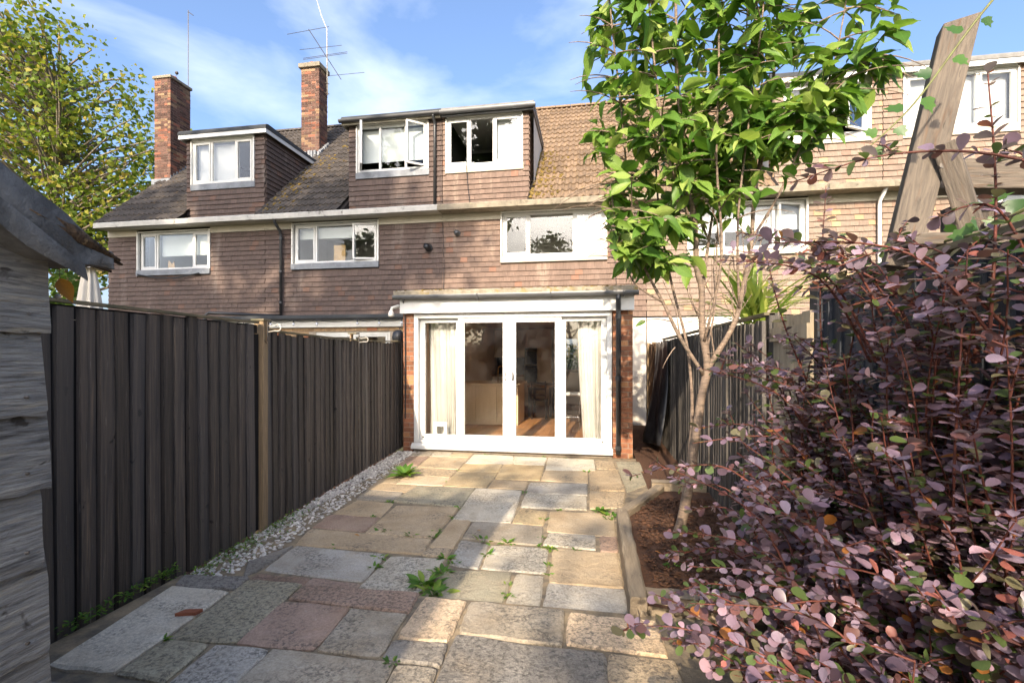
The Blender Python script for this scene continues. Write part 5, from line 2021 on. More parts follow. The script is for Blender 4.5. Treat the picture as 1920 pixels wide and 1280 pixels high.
def sleeper(a, b, w, z1, z0=-0.05, m='sleeper'):
    a, b = Vector((a[0], a[1], 0)), Vector((b[0], b[1], 0))
    d = (b - a).normalized()
    L = (b - a).length
    mb = MB()
    n = 12
    vs, fs = [], []
    for i in range(n + 1):
        t = L * i / n
        j = [random.uniform(-0.004, 0.004) for _ in range(6)]
        vs += [(0 + j[0], t, z0), (0 + j[1], t, z1 - 0.012 + j[4] * 0.5), (0.012, t, z1 + j[4]), (w - 0.012, t, z1 + j[5]), (w + j[2], t, z1 - 0.012 + j[5] * 0.5), (w + j[3], t, z0)]
    for i in range(n):
        for k in range(5):
            q = i * 6 + k
            fs.append((q, q + 6, q + 7, q + 1))
    fs += [tuple(range(6)), tuple(range(n * 6, n * 6 + 6))[::-1]]
    mb.add(vs, fs)
    M = Matrix.Translation(a) @ Matrix.Rotation(math.atan2(-d.x, d.y), 4, 'Z')
    return place('sleeper', mb.mesh('sleeper', m), M, bed)


sleeper((0.195, 2.74), (0.195, 4.34), 0.098, 0.155)
sleeper((0.20, 4.30), (0.63, 5.22), 0.098, 0.15)
sleeper((0.60, 5.24), (1.14, 5.22), -0.11, 0.165)
sleeper((0.30, 2.80), (1.14, 2.83), -0.09, 0.14)
sm = MB()
n = 26
vs, fs = [], []
for i in range(n + 1):
    for j in range(n + 1):
        x = 0.26 + (1.16 - 0.26) * i / n
        y = 2.76 + (5.2 - 2.76) * j / n
        vs.append((x, y, 0.09 + 0.02 * mnoise.noise(Vector((x * 5, y * 5, 0))) + 0.012 * mnoise.noise(Vector((x * 17, y * 17, 3)))))
for i in range(n):
    for j in range(n):
        x, y = 0.26 + 0.9 * (i + 0.5) / n, 2.76 + 2.44 * (j + 0.5) / n
        if y > 4.36 and (x - 0.24) < (y - 4.34) * 0.47:
            continue
        q = i * (n + 1) + j
        fs.append((q, q + n + 1, q + n + 2, q + 1))
sm.add(vs, fs)
sm.build('soil', 'soil', bed, True)
Ms = []
for i in range(1500):
    y = random.uniform(2.85, 4.9)
    x = random.uniform(0.34 + max(0, (y - 4.34) * 0.47), 1.12)
    s = random.uniform(0.008, 0.02)
    Ms.append(Matrix.Translation((x, y, 0.10 + random.uniform(0, 0.015))) @ Matrix.Rotation(random.uniform(0, 6.3), 4, 'Z') @ Matrix.Rotation(random.uniform(-0.5, 0.5), 4, 'X') @ Matrix.Diagonal((s * 1.6, s * 0.6, s * 0.35, 1)))
tag(place('bark_chips', np_mesh('bark_chips', pv, pf, Ms, 'soil'), None, bed), kind='stuff')
# rough ground right of the extension
g2 = MB()
g2.box(0.60, 1.2, 5.25, 10.75, -0.065, 0.0)
tag(g2.build('soil_path', 'soil'), 'narrow strip of bare soil between the extension and the right fence', kind='structure')
g3 = MB()
g3.box(0.45, 1.45, -1.5, 2.72, -0.064, 0.03)
tag(g3.build('soil_border', 'soil'), 'soil border under the purple shrubs', kind='structure')

# ================================================================== SLIM TREE in the bed
LV, LF = leaf_template(0.44, 0.07, 0.22)


def leaf_meshes(name, m, specs):
    out = []
    for w, cup, dr in specs:
        v, f = leaf_template(w, cup, dr)
        mb = MB()
        mb.add(v, f)
        me = mb.mesh(name, m, True)
        leaf_uv(me, 1)
        out.append(me)
    return out


CH = leaf_meshes('leaf', 'leaf_cherry', ((0.42, 0.06, 0.25), (0.5, 0.12, 0.5), (0.38, 0.03, 0.1), (0.46, 0.16, 0.7), (0.36, 0.18, 0.35), (0.52, 0.05, -0.12)))


def smooth_path(pts, n=4):
    """Catmull-Rom through the points"""
    P = [Vector(p) for p in pts]
    out = []
    for i in range(len(P) - 1):
        a, b, c, d = P[max(i - 1, 0)], P[i], P[i + 1], P[min(i + 2, len(P) - 1)]
        for k in range(n):
            t = k / n
            out.append(0.5 * ((2 * b) + (c - a) * t + (2 * a - 5 * b + 4 * c - d) * t * t + (3 * b - a - 3 * c + d) * t ** 3))
    out.append(P[-1])
    return out


tree = empty('cherry_tree', (0.66, 3.95, 0.09), 'slim multi-stemmed tree with glossy green leaves growing in the raised bed', 'tree')
BR = [
    ('trunk', [(0.64, 3.96, 0.04), (0.69, 3.95, 0.25), (0.75, 3.95, 0.6), (0.83, 3.95, 1.15), (0.86, 3.95, 1.40), (0.84, 3.95, 1.7), (0.83, 3.94, 2.0), (0.78, 3.93, 2.18), (0.755, 3.92, 2.55), (0.71, 3.9, 2.8), (0.67, 3.88, 3.12), (0.63, 3.86, 3.6), (0.62, 3.85, 4.25), (0.6, 3.85, 5.4)], 0.062, 0.012),
    ('limb', [(0.855, 3.95, 1.36), (0.92, 3.95, 1.47), (1.08, 3.96, 1.74), (1.14, 3.98, 2.02), (1.2, 4.0, 2.34), (1.22, 4.02, 2.65), (1.28, 4.02, 3.04), (1.34, 4.0, 3.52), (1.38, 3.98, 4.15), (1.42, 3.95, 5.3)], 0.036, 0.011),
    ('limb', [(0.84, 3.94, 1.34), (0.66, 3.9, 1.62), (0.53, 3.87, 1.87), (0.39, 3.84, 2.19), (0.33, 3.82, 2.42), (0.25, 3.8, 2.85), (0.2, 3.78, 3.4), (0.13, 3.76, 4.2), (0.1, 3.75, 5.0)], 0.022, 0.007),
    ('limb', [(0.72, 3.98, 0.45), (0.76, 4.0, 0.9), (0.765, 4.02, 1.2), (0.72, 4.03, 1.6), (0.60, 4.05, 2.1), (0.52, 4.08, 2.7), (0.5, 4.1, 3.5), (0.48, 4.1, 4.6)], 0.024, 0.008),
    ('limb', [(0.83, 3.95, 1.95), (0.9, 4.05, 2.4), (1.0, 4.15, 3.0), (1.02, 4.2, 3.7), (1.05, 4.2, 4.9)], 0.02, 0.008),
    ('limb', [(0.75, 3.92, 2.5), (0.55, 3.75, 2.95), (0.45, 3.62, 3.5), (0.38, 3.58, 4.2), (0.35, 3.55, 5.0)], 0.016, 0.006),
    ('limb', [(1.2, 4.0, 2.38), (1.38, 3.95, 2.7), (1.55, 3.9, 3.15), (1.72, 3.88, 3.6), (1.85, 3.86, 4.3)], 0.017, 0.006),
    ('limb', [(0.52, 3.87, 1.9), (0.3, 3.8, 2.05), (0.2, 3.78, 2.35), (0.12, 3.75, 2.8)], 0.012, 0.005),
    ('limb', [(0.86, 3.95, 1.5), (0.95, 4.05, 1.9), (0.98, 4.1, 2.4), (0.99, 4.1, 3.0)], 0.012, 0.006),
    ('limb', [(0.84, 3.92, 1.6), (0.93, 3.78, 2.2), (0.88, 3.72, 2.9), (0.9, 3.7, 3.7), (0.86, 3.68, 4.9)], 0.016, 0.008),
    ('limb', [(1.1, 3.95, 1.85), (1.05, 3.8, 2.5), (1.12, 3.74, 3.2), (1.2, 3.72, 4.1), (1.22, 3.7, 5.0)], 0.014, 0.007),
    ('limb', [(1.28, 4.02, 3.0), (1.12, 3.85, 3.4), (1.1, 3.75, 4.0), (1.12, 3.7, 4.8)], 0.012, 0.005),
    ('limb', [(1.26, 4.0, 2.9), (1.32, 3.9, 3.1), (1.62, 3.85, 3.3), (1.95, 3.84, 3.65)], 0.011, 0.005),
]
leaves = []


def leafy_twig(p0, d, L, n, size, store, path=None, sag=0.35):
    pts = []
    d = Vector(d).normalized()
    for k in range(6):
        t = k / 5
        pts.append(Vector(p0) + d * L * t + Vector((0, 0, -sag * L * t * t)))
    for k in range(n):
        t = 0.25 + 0.75 * (k + random.random() * 0.5) / n
        p = Vector(p0) + d * L * t + Vector((0, 0, -sag * L * t * t))
        az = random.uniform(0, 6.283)
        out = (d * random.uniform(0.1, 0.8) + Vector((math.cos(az), math.sin(az), 0)) * 0.75 + Vector((0, 0, random.uniform(-0.85, 0.12)))).normalized()
        up = (Vector((0, -0.45, 0.9)) + rv(0.7)).normalized()
        store.append(orient(p, out, up, size * random.uniform(0.55, 1.25), random.uniform(0.8, 1.15)))
    return pts


twigs = MB()
for nm, pts, r0, r1 in BR:
    P = smooth_path([Vector(p) + (rv(0.012) if i > 1 else Vector()) for i, p in enumerate(pts)], 4)
    n = len(P)
    rad = [0.72 * (r0 + (r1 - r0) * (i / (n - 1)) ** 0.7) for i in range(n)]
    c = MB()
    c.tube(P, [r * random.uniform(0.93, 1.08) for r in rad], 10)
    c.build(nm, 'bark', tree, True)
    for i in range(2, n):
        p = P[i]
        if p.z < 2.15:
            continue
        dens = 1.0
        if p.x > 1.05 and p.z < 2.95:
            dens = 0.12
        elif p.x > 0.6 and p.z < 2.75:
            dens = 0.22
        for q in range(4):
            if random.random() > dens * 0.85:
                continue
            az = random.uniform(0, 6.283)
            d = Vector((math.cos(az) * 1.0, math.sin(az) * 0.7, random.uniform(-0.1, 0.75)))
            tp_ = leafy_twig(p, d, random.uniform(0.16, 0.46), random.randint(6, 10), 0.188, leaves)
            twigs.tube(tp_, [0.006, 0.005, 0.0045, 0.004, 0.003, 0.0018], 5, False)
# low left sprays and a few sprouts on the lower limbs
for p, d, L, k in (((0.36, 3.83, 2.3), (-0.7, -0.3, 0.1), 0.3, 8), ((0.32, 3.82, 2.45), (-0.9, 0.1, 0.2), 0.35, 9), ((0.25, 3.8, 2.7), (-1, -0.2, 0.1), 0.35, 9), ((0.2, 3.78, 2.55), (-0.6, -0.5, -0.2), 0.3, 8),
                   ((0.13, 3.76, 2.75), (-0.8, 0, 0.2), 0.35, 9), ((0.12, 3.78, 3.2), (-1, 0, 0.3), 0.35, 9), ((0.15, 3.76, 3.6), (-1, -0.2, 0.3), 0.35, 9), ((0.58, 3.88, 1.75), (-0.9, -0.3, 0.3), 0.26, 3),
                   ((0.62, 3.9, 1.55), (-0.3, -0.2, -0.3), 0.16, 4), ((0.86, 3.93, 1.5), (0.2, -0.3, 0.1), 0.1, 2), ((0.5, 4.05, 2.3), (-0.4, -0.4, 0.4), 0.3, 8), ((0.42, 3.86, 2.15), (0.2, -0.6, 0.3), 0.25, 6),
                   ((1.75, 3.88, 3.7), (1, 0, 0.1), 0.4, 11), ((1.9, 3.86, 3.6), (1, 0, 0.15), 0.35, 9), ((1.8, 3.86, 4.0), (1, 0, 0.1), 0.35, 10), ((1.6, 3.9, 3.3), (1, 0, -0.1), 0.3, 8), ((1.5, 3.9, 3.05), (0.6, -0.5, 0.1), 0.3, 7)):
    twigs.tube(leafy_twig(p, d, L, k, 0.17, leaves), [0.006, 0.005, 0.0045, 0.004, 0.003, 0.0018], 5, False)
tag(twigs.build('twigs', 'bark', tree, True), kind='stuff')
dead = MB()
for k in range(26):
    p = Vector((random.uniform(0.6, 1.3), random.uniform(3.8, 4.1), random.uniform(1.5, 2.6)))
    nb = min((q for _, pts, _, _ in BR for q in pts), key=lambda q: (Vector(q) - p).length)
    d = Vector((random.uniform(-0.5, 0.5), random.uniform(-0.3, 0.3), 1))
    L = random.uniform(0.2, 0.6)
    dead.tube([nb, Vector(nb) + d * L * 0.5 + rv(0.03), Vector(nb) + d * L + rv(0.05)], [0.006, 0.004, 0.002], 5, False)
tag(dead.build('bare_twigs', 'bark', tree, True), kind='stuff')


def plant_leaves(root, leaves, meshes, tv, tf, m, limit=300, name='leaf'):
    near, rest = split_near(leaves, lambda M: M.translation, limit)
    for i in near:
        place(name, random.choice(meshes), leaves[i], root)
    if rest:
        o = place('foliage', np_mesh('foliage', tv, tf, [leaves[i] for i in rest], m), None, root)
        tag(o, kind='stuff')


def crown_ok(M):
    tip = M @ Vector((0, 1, 0))
    p = M.translation
    lo = min(p.x, tip.x)
    left = -0.10 if p.z > 3.0 else (-0.02 + (3.0 - p.z) * 0.2)
    right = 2.2 if p.z > 3.5 else 1.25 + (p.z - 2.6) * 0.95
    return lo > left and max(p.x, tip.x) < right


leaves = [M for M in leaves if crown_ok(M) and random.random() < (0.66 if M.translation.z > 2.9 else 0.8)]
plant_leaves(tree, leaves, CH, LV, LF, 'leaf_cherry')

# ================================================================== PURPLE SHRUBS (right foreground)
def round_leaf(w=0.72, cup=0.06, droop=0.1):
    prof = [(0.0, 0.03), (0.18, 0.42), (0.45, 0.85), (0.72, 1.0), (0.92, 0.66), (1.0, 0.12)]
    v, f = [], []
    for y, k in prof:
        z = -droop * y * y
        v += [(-w / 2 * k, y, z + cup * k), (0, y, z), (w / 2 * k, y, z + cup * k)]
    for i in range(5):
        for j in range(2):
            a = i * 3 + j
            f.append((a, a + 1, a + 4, a + 3))
    return v, f


PV, PF = round_leaf()
PU = []
for w, cu, dr in ((0.66, 0.06, 0.1), (0.78, 0.14, 0.25), (0.56, 0.03, 0.05), (0.6, 0.2, 0.3), (0.5, 0.1, -0.15), (0.7, -0.05, 0.2)):
    v, f = round_leaf(w, cu, dr)
    mb = MB()
    mb.add(v, f)
    PU.append(mb.mesh('leaf', 'leaf_purple', True))


def leaf_cluster(p, axis, store, size, n=3):
    axis = Vector(axis).normalized()
    a0 = random.uniform(0, 6.283)
    u = axis.orthogonal().normalized()
    w = axis.cross(u)
    for k in range(n):
        a = a0 + k * 6.283 / n + random.uniform(-0.5, 0.5)
        d = (axis * random.uniform(0.2, 0.9) + (u * math.cos(a) + w * math.sin(a)) * 1.0)
        d.z = d.z * 0.55 + 0.05
        up = (Vector((0, -0.1, 1)) + rv(0.55)).normalized()
        store.append(orient(p, d, up, size * random.choice((0.45, 0.6, 0.75, 0.9, 1.0, 1.1, 1.25)) * random.uniform(0.9, 1.1), random.uniform(0.8, 1.2)))


def stem(store, tubes, pts, size, step=0.026, f0=0.25, r0=0.006, side=0.5, cl=3):
    P = smooth_path(pts, 6)
    n = len(P)
    tubes.tube(P, [r0 + (0.0015 - r0) * i / (n - 1) for i in range(n)], 6, False)
    L = [0.0]
    for i in range(1, n):
        L.append(L[-1] + (P[i] - P[i - 1]).length)
    t = L[-1] * f0
    i = 1
    while t < L[-1]:
        while L[i] < t and i < n - 1:
            i += 1
        f = (t - L[i - 1]) / max(1e-6, L[i] - L[i - 1])
        p = P[i - 1].lerp(P[i], f)
        d = (P[i] - P[i - 1]).normalized()
        if random.random() < 0.9:
            leaf_cluster(p, d, store, size, random.choice((2, cl, cl)))
        if random.random() < side * step / 0.026 * 0.22:
            s = (d * 0.5 + rv(0.9)).normalized()
            s.z = s.z * 0.5 + 0.15
            ln = random.uniform(0.06, 0.2)
            q = [p, p + s * ln * 0.5 + Vector((0, 0, 0.01)), p + s * ln]
            tubes.tube(q, [0.003, 0.0022, 0.001], 5, False)
            m = max(2, int(ln / 0.02))
            for k in range(m):
                g = (k + 0.5) / m
                leaf_cluster(p.lerp(q[2], 0.2 + 0.8 * g), s, store, size * 0.9, 2)
        t += step * random.uniform(0.7, 1.3)


def shrub(name, label, base, ells, nst, size, extra=()):
    root = empty(name, (base[0], base[1], 0.03), label, 'shrub', 'purple-leaved shrubs')
    store, tb_ = [], MB()
    for e, (c, r) in enumerate(ells):
        for k in range(nst[e]):
            a = random.uniform(0, 6.283)
            ph = math.acos(random.uniform(-0.35, 1))
            rr = random.uniform(0.55, 1.0)
            tip = Vector((c[0] + r[0] * rr * math.sin(ph) * math.cos(a), c[1] + r[1] * rr * math.sin(ph) * math.sin(a), c[2] + r[2] * rr * math.cos(ph)))
            if tip.z < 0.12:
                tip.z = 0.12
            if tip.x > 1.24:
                tip.x = 1.24 - random.uniform(0, 0.2)
            if (tip - cam.location).length < 0.62:
                continue
            b = Vector((base[0] + random.uniform(-0.18, 0.18), base[1] + random.uniform(-0.25, 0.25), 0.02))
            m1 = b.lerp(tip, 0.4) + Vector((0, 0, 0.22)) + rv(0.05)
            m2 = b.lerp(tip, 0.75) + Vector((0, 0, 0.12)) + rv(0.05)
            stem(store, tb_, [b, m1, m2, tip], size, f0=0.22, r0=0.005)
    for k in range(14):
        c, r = ells[0]
        b = Vector((c[0] + random.uniform(-0.15, 0.2), c[1] + random.uniform(-0.3, 0.3), c[2] + 0.1))
        tip = b + Vector((random.uniform(-0.62, -0.1), random.uniform(-0.25, 0.35), random.uniform(0.2, 0.95) * (0.5 + 0.5 * c[2])))
        tip.z = min(tip.z, 1.30 + 0.42 * random.random() + 0.25 * (c[2] > 1.2))
        if (tip - cam.location).length > 0.8:
            stem(store, tb_, [b, b.lerp(tip, 0.5) + Vector((0.06, 0, 0.12)), tip], size, 0.03, 0.2, 0.005, 0.3)
    for pts in extra:
        stem(store, tb_, pts, size * 1.05, 0.03, 0.12, 0.005, 0.35)
    tag(tb_.build('stems', 'twig_red', root, True), kind='stuff')
    plant_leaves(root, store, PU, PV, PF, 'leaf_purple')
    return len(store)


n1 = shrub('purple_shrub', 'low purple shrub spilling over the paving at the bottom right', (0.92, 1.55), [((0.80, 1.62, 0.42), (0.58, 0.6, 0.42)), ((1.0, 1.2, 0.62), (0.42, 0.42, 0.50))], (62, 56), 0.041,
           [[(0.8, 1.6, 0.35), (0.5, 1.62, 0.55), (0.25, 1.64, 0.60), (0.07, 1.65, 0.56)], [(0.8, 1.5, 0.3), (0.5, 1.5, 0.42), (0.22, 1.55, 0.40)], [(0.75, 1.75, 0.3), (0.5, 1.85, 0.42), (0.3, 1.95, 0.36)]])
n2 = shrub('purple_shrub', 'dense purple shrub in front of the grey fence, reaching past the timber bed edge', (1.02, 2.25), [((0.98, 2.25, 0.85), (0.5, 0.6, 0.70))], (112,), 0.037,
           [[(0.9, 2.2, 0.7), (0.6, 2.24, 0.98), (0.35, 2.26, 0.98), (0.16, 2.27, 0.93)], [(0.95, 2.1, 1.1), (0.88, 2.08, 1.6), (0.9, 2.08, 2.15)], [(0.95, 2.2, 1.2), (0.78, 2.16, 1.6), (0.70, 2.15, 1.92)],
            [(0.9, 2.3, 0.6), (0.62, 2.45, 0.85), (0.42, 2.55, 0.82)], [(0.9, 2.3, 0.4), (0.6, 2.4, 0.58), (0.34, 2.42, 0.5)], [(0.9, 2.4, 0.4), (0.65, 2.55, 0.5), (0.45, 2.6, 0.42)], [(0.95, 2.4, 0.5), (0.7, 2.6, 0.7), (0.5, 2.7, 0.66)], [(0.9, 2.2, 0.35), (0.55, 2.2, 0.5), (0.32, 2.18, 0.45)], [(0.9, 2.3, 0.3), (0.62, 2.32, 0.4), (0.42, 2.3, 0.33)], [(1.0, 2.3, 1.0), (0.8, 2.4, 1.4), (0.66, 2.45, 1.55)], [(1.0, 2.2, 1.2), (0.95, 2.0, 1.5), (0.98, 1.95, 1.8)]])
n3 = shrub('purple_shrub', 'tall purple shrub at the right edge with sprigs arching up past the timber frame', (1.15, 1.7), [((1.06, 1.62, 1.36), (0.32, 0.55, 0.55)), ((1.0, 1.35, 1.0), (0.3, 0.35, 0.4))], (74, 36), 0.036,
           [[(1.3, 1.3, 1.75), (1.05, 1.4, 1.97), (0.8, 1.47, 2.03), (0.56, 1.51, 1.98)], [(1.05, 1.5, 1.5), (1.06, 1.49, 1.9), (1.04, 1.49, 2.25)], [(1.1, 1.5, 1.55), (0.9, 1.55, 1.78), (0.72, 1.6, 1.75)],
            [(1.15, 1.45, 1.6), (1.0, 1.4, 1.85), (0.85, 1.4, 1.83)], [(1.1, 1.6, 1.5), (0.85, 1.72, 1.75), (0.7, 1.78, 1.80)]])

# ================================================================== IVY trailing across the top right
ivy = empty('ivy_vine', (1.2, 1.6, 2.0), 'ivy runner with green lobed leaves slanting across the timber post', 'ivy')
c = MB()
ip = smooth_path([(1.36, 1.62, 2.82), (1.22, 1.6, 2.62), (1.06, 1.57, 2.42), (0.9, 1.55, 2.2), (0.78, 1.55, 2.08)], 8)
c.tube(ip, [0.005 - 0.003 * i / (len(ip) - 1) for i in range(len(ip))], 6)
c.build('stem', 'twig_green', ivy, True)
iv = []
for sx in (1.0,):
    b = MB()
    out = [(0, 0), (-0.28, 0.02), (-0.5, 0.25), (-0.33, 0.42), (-0.36, 0.66), (-0.14, 0.70), (0, 1.0), (0.14, 0.70), (0.36, 0.66), (0.33, 0.42), (0.5, 0.25), (0.28, 0.02)]
    vs = [(p[0], p[1], 0.10 * abs(p[0]) - 0.05 * p[1] ** 2) for p in out] + [(0, 0.4, -0.02)]
    b.add(vs, [(i, (i + 1) % 12, 12) for i in range(12)])
    iv.append(b.mesh('leaf', 'leaf_ivy', True))
for i in range(1, len(ip), 2):
    d = (ip[i] - ip[i - 1]).normalized()
    s = 1 if (i // 2) % 2 else -1
    side = Vector((0.7, -0.2, -0.7)) * s
    M = orient(ip[i] + side * 0.012, side + d * 0.3 + rv(0.25), Vector((-0.2, -1, 0.35)) + rv(0.3), random.uniform(0.036, 0.056))
    place('leaf', iv[0], M, ivy)
iv2 = empty('ivy_clump', (1.3, 2.1, 1.85), 'clump of dark green ivy on the fence top below the timber brace', 'ivy')
cs = MB()
cs.tube([(1.34, 2.6, 1.8), (1.33, 2.2, 1.93), (1.3, 1.9, 1.9), (1.3, 1.6, 1.95)], 0.006, 5)
cs.build('stem', 'twig_green', iv2, True)
for k in range(46):
    p = Vector((1.33 + random.uniform(-0.06, 0.04), random.uniform(1.6, 2.6), 1.88 + random.uniform(-0.12, 0.12)))
    place('leaf', iv[0], orient(p, rv(1) + Vector((-0.3, -0.3, -0.3)), Vector((-0.5, -0.7, 0.5)) + rv(0.4), random.uniform(0.04, 0.07)), iv2)

# ================================================================== STRAP-LEAVED PLANT next door, weeds
yp = empty('strap_leaf_plant', (1.9, 6.2, 0), 'bright yellow-green strap-leaved plant rising behind the right fence', 'plant')
c = MB()
c.tube([(1.9, 6.2, -0.07), (1.9, 6.2, 0.9), (1.88, 6.2, 1.6)], [0.06, 0.05, 0.04], 8)
c.build('trunk', 'bark_grey', yp, True)


def strap(p, d, L, w, root, m, name='leaf', bend=0.5):
    d = Vector(d).normalized()
    s = d.cross(Vector((0, 0, 1)))
    s = s.normalized() if s.length > 0.05 else Vector((1, 0, 0))
    n = 7
    vs, fs = [], []
    for i in range(n + 1):
        t = i / n
        q = Vector(p) + d * L * t + Vector((d.x, d.y, 0)) * (bend * L * 0.3 * t * t) + Vector((0, 0, -bend * L * 0.5 * t * t))
        k = w * (0.6 + 0.8 * t) * (1 - t ** 3) + 0.001
        vs += [q - s * k, q + Vector((0, 0, -0.25 * k)), q + s * k]
    for i in range(n):
        for j in range(2):
            a = i * 3 + j
            fs.append((a, a + 1, a + 4, a + 3))
    return vs, fs


for k in range(110):
    az = random.uniform(0, 6.283)
    el = random.uniform(0.15, 1.5)
    d = (math.cos(az) * math.cos(el), math.sin(az) * math.cos(el), math.sin(el))
    b = MB()
    b.add(*strap((1.9 + random.uniform(-0.1, 0.1), 6.2 + random.uniform(-0.1, 0.1), random.uniform(1.6, 2.1)), d, random.uniform(0.7, 1.25), 0.026, yp, 'leaf_strap', bend=random.uniform(0.3, 0.9)))
    b.build('leaf', 'leaf_strap', yp, True)

WEEDS = [(-2.29, 5.62, 0.16, 'big'), (-2.05, 4.66, 0.07, ''), (-1.79, 3.86, 0.07, ''), (-1.72, 3.9, 0.06, ''), (-1.5, 3.82, 0.08, ''), (-1.30, 3.82, 0.08, ''), (-1.98, 3.5, 0.06, ''), (-1.56, 3.36, 0.09, ''),
         (-1.06, 3.42, 0.10, ''), (-1.08, 3.02, 0.17, 'big'), (-0.99, 2.92, 0.14, 'big'), (-0.86, 3.80, 0.11, ''), (-0.68, 3.80, 0.10, ''), (-0.43, 3.76, 0.07, ''), (-0.33, 3.74, 0.08, ''), (-0.14, 3.74, 0.05, ''),
         (-0.45, 4.4, 0.06, ''), (0.06, 4.72, 0.12, 'big'), (0.14, 4.60, 0.12, ''), (-0.75, 5.25, 0.06, ''), (-0.08, 6.28, 0.08, ''), (-1.28, 4.32, 0.07, ''), (-0.73, 7.14, 0.05, ''), (0.52, 3.35, 0.09, ''), (-2.12, 2.10, 0.06, 'f'),
         (-0.92, 2.11, 0.07, 'f'), (-0.02, 2.02, 0.06, 'f'), (-0.70, 1.97, 0.05, 'f'), (-1.30, 4.58, 0.07, ''), (-2.02, 4.2, 0.05, ''), (-0.80, 3.55, 0.08, ''), (-1.03, 3.2, 0.10, 'big'), (-0.56, 3.1, 0.05, ''), (-1.74, 5.5, 0.05, ''), (-0.31, 3.45, 0.05, ''), (-1.53, 3.2, 0.08, ''), (-1.31, 3.95, 0.06, ''), (-0.99, 3.35, 0.07, ''), (-0.42, 3.95, 0.05, ''), (-0.53, 2.95, 0.06, ''), (-0.31, 3.3, 0.05, ''), (-1.74, 6.1, 0.04, ''), (-0.40, 7.1, 0.05, ''), (-1.6, 7.14, 0.05, ''), (0.15, 4.5, 0.07, ''), (-0.33, 4.7, 0.05, ''), (0.70, 3.05, 0.08, '')]
WEEDS.sort(key=lambda w: -w[1])
ORD = ['first', 'second', 'third', 'fourth', 'fifth', 'sixth', 'seventh', 'eighth', 'ninth', 'tenth', 'eleventh', 'twelfth', 'thirteenth', 'fourteenth', 'fifteenth', 'sixteenth', 'seventeenth', 'eighteenth', 'nineteenth', 'twentieth']
ORD += ['twenty-' + o for o in ORD[:9]] + ['thirtieth'] + ['thirty-' + o for o in ORD[:9]] + ['fortieth'] + ['forty-' + o for o in ORD[:9]] + ['fiftieth']
wt, wf = leaf_template(0.42, 0.08, 0.35)
WM = MB()
WM.add(wt, wf)
WMESH = WM.mesh('leaf', 'leaf_weed', True)
for i, (x, y, s, kind) in enumerate(WEEDS):
    z = 0.07 if kind == 'f' else (0.1 if x > 0.3 and y < 4.5 else 0.0)
    if kind == 'big' and y > 5:
        lab = 'broad-leaved dock plant rooted in the pebbles by the dark fence'
    else:
        size = 'leafy' if kind == 'big' else 'small'
        lab = '%s green weed in the paving, %s tuft counting from the glass doors' % (size, ORD[i])
    w = empty('weed', (x, y, z), lab, 'weed', 'weeds in the paving joints')
    nl = 26 if kind == 'big' else 14
    WL = []
    for k in range(nl):
        az = random.uniform(0, 6.283)
        el = random.uniform(0.05, 1.0)
        d = Vector((math.cos(az) * math.cos(el), math.sin(az) * math.cos(el), math.sin(el)))
        off = Vector((math.cos(az), math.sin(az) * 0.5, 0)) * random.uniform(0, s * 0.55)
        if kind == 'big' and y > 5:
            M = orient((x, y, z), d + Vector((0, 0, 0.4)), (0, 0, 1), s * random.uniform(0.8, 1.5), 0.9)
        else:
            M = orient(Vector((x, y, z - 0.008)) + off, d, Vector((0, 0, 1)) + rv(0.4), s * random.uniform(0.35, 0.75), random.uniform(0.7, 1.2))
        WL.append(M)
    o_ = place('leaves', np_mesh('leaves', wt, wf, WL, 'leaf_weed'), None, w)
    tag(o_, kind='stuff')
# low growth along the foot of the fence
Ms = []
for i in range(900):
    y = random.choice((random.gauss(2.9, 0.25), random.gauss(3.35, 0.2), random.gauss(3.95, 0.25), random.uniform(2.0, 2.8)))
    if y < 1.75:
        continue
    x = fx(y) + 0.04 + abs(random.gauss(0, 0.10 if y > 2.75 else 0.035))
    if y < 2.75:
        z = 0.075
    else:
        z = -0.02
    az = random.uniform(0, 6.283)
    d = Vector((math.cos(az), math.sin(az), random.uniform(0.1, 1.2)))
    Ms.append(orient((x, y, z + random.uniform(0, 0.05)), d, (0, 0, 1), random.uniform(0.015, 0.034)))
o = place('ground_cover', np_mesh('ground_cover', wt, wf, Ms, 'leaf_weed'))
tag(o, 'low green clover-like growth along the foot of the dark fence', 'ground cover', kind='stuff')

# ================================================================== TREES beyond the houses and behind the garden
TV = [(-0.5, 0, 0.0), (0, 0.1, -0.08), (0.5, 0, 0.0), (-0.42, 0.6, 0.05), (0, 1, -0.12), (0.42, 0.6, 0.05)]
TF = [(0, 1, 4, 3), (1, 2, 5, 4)]


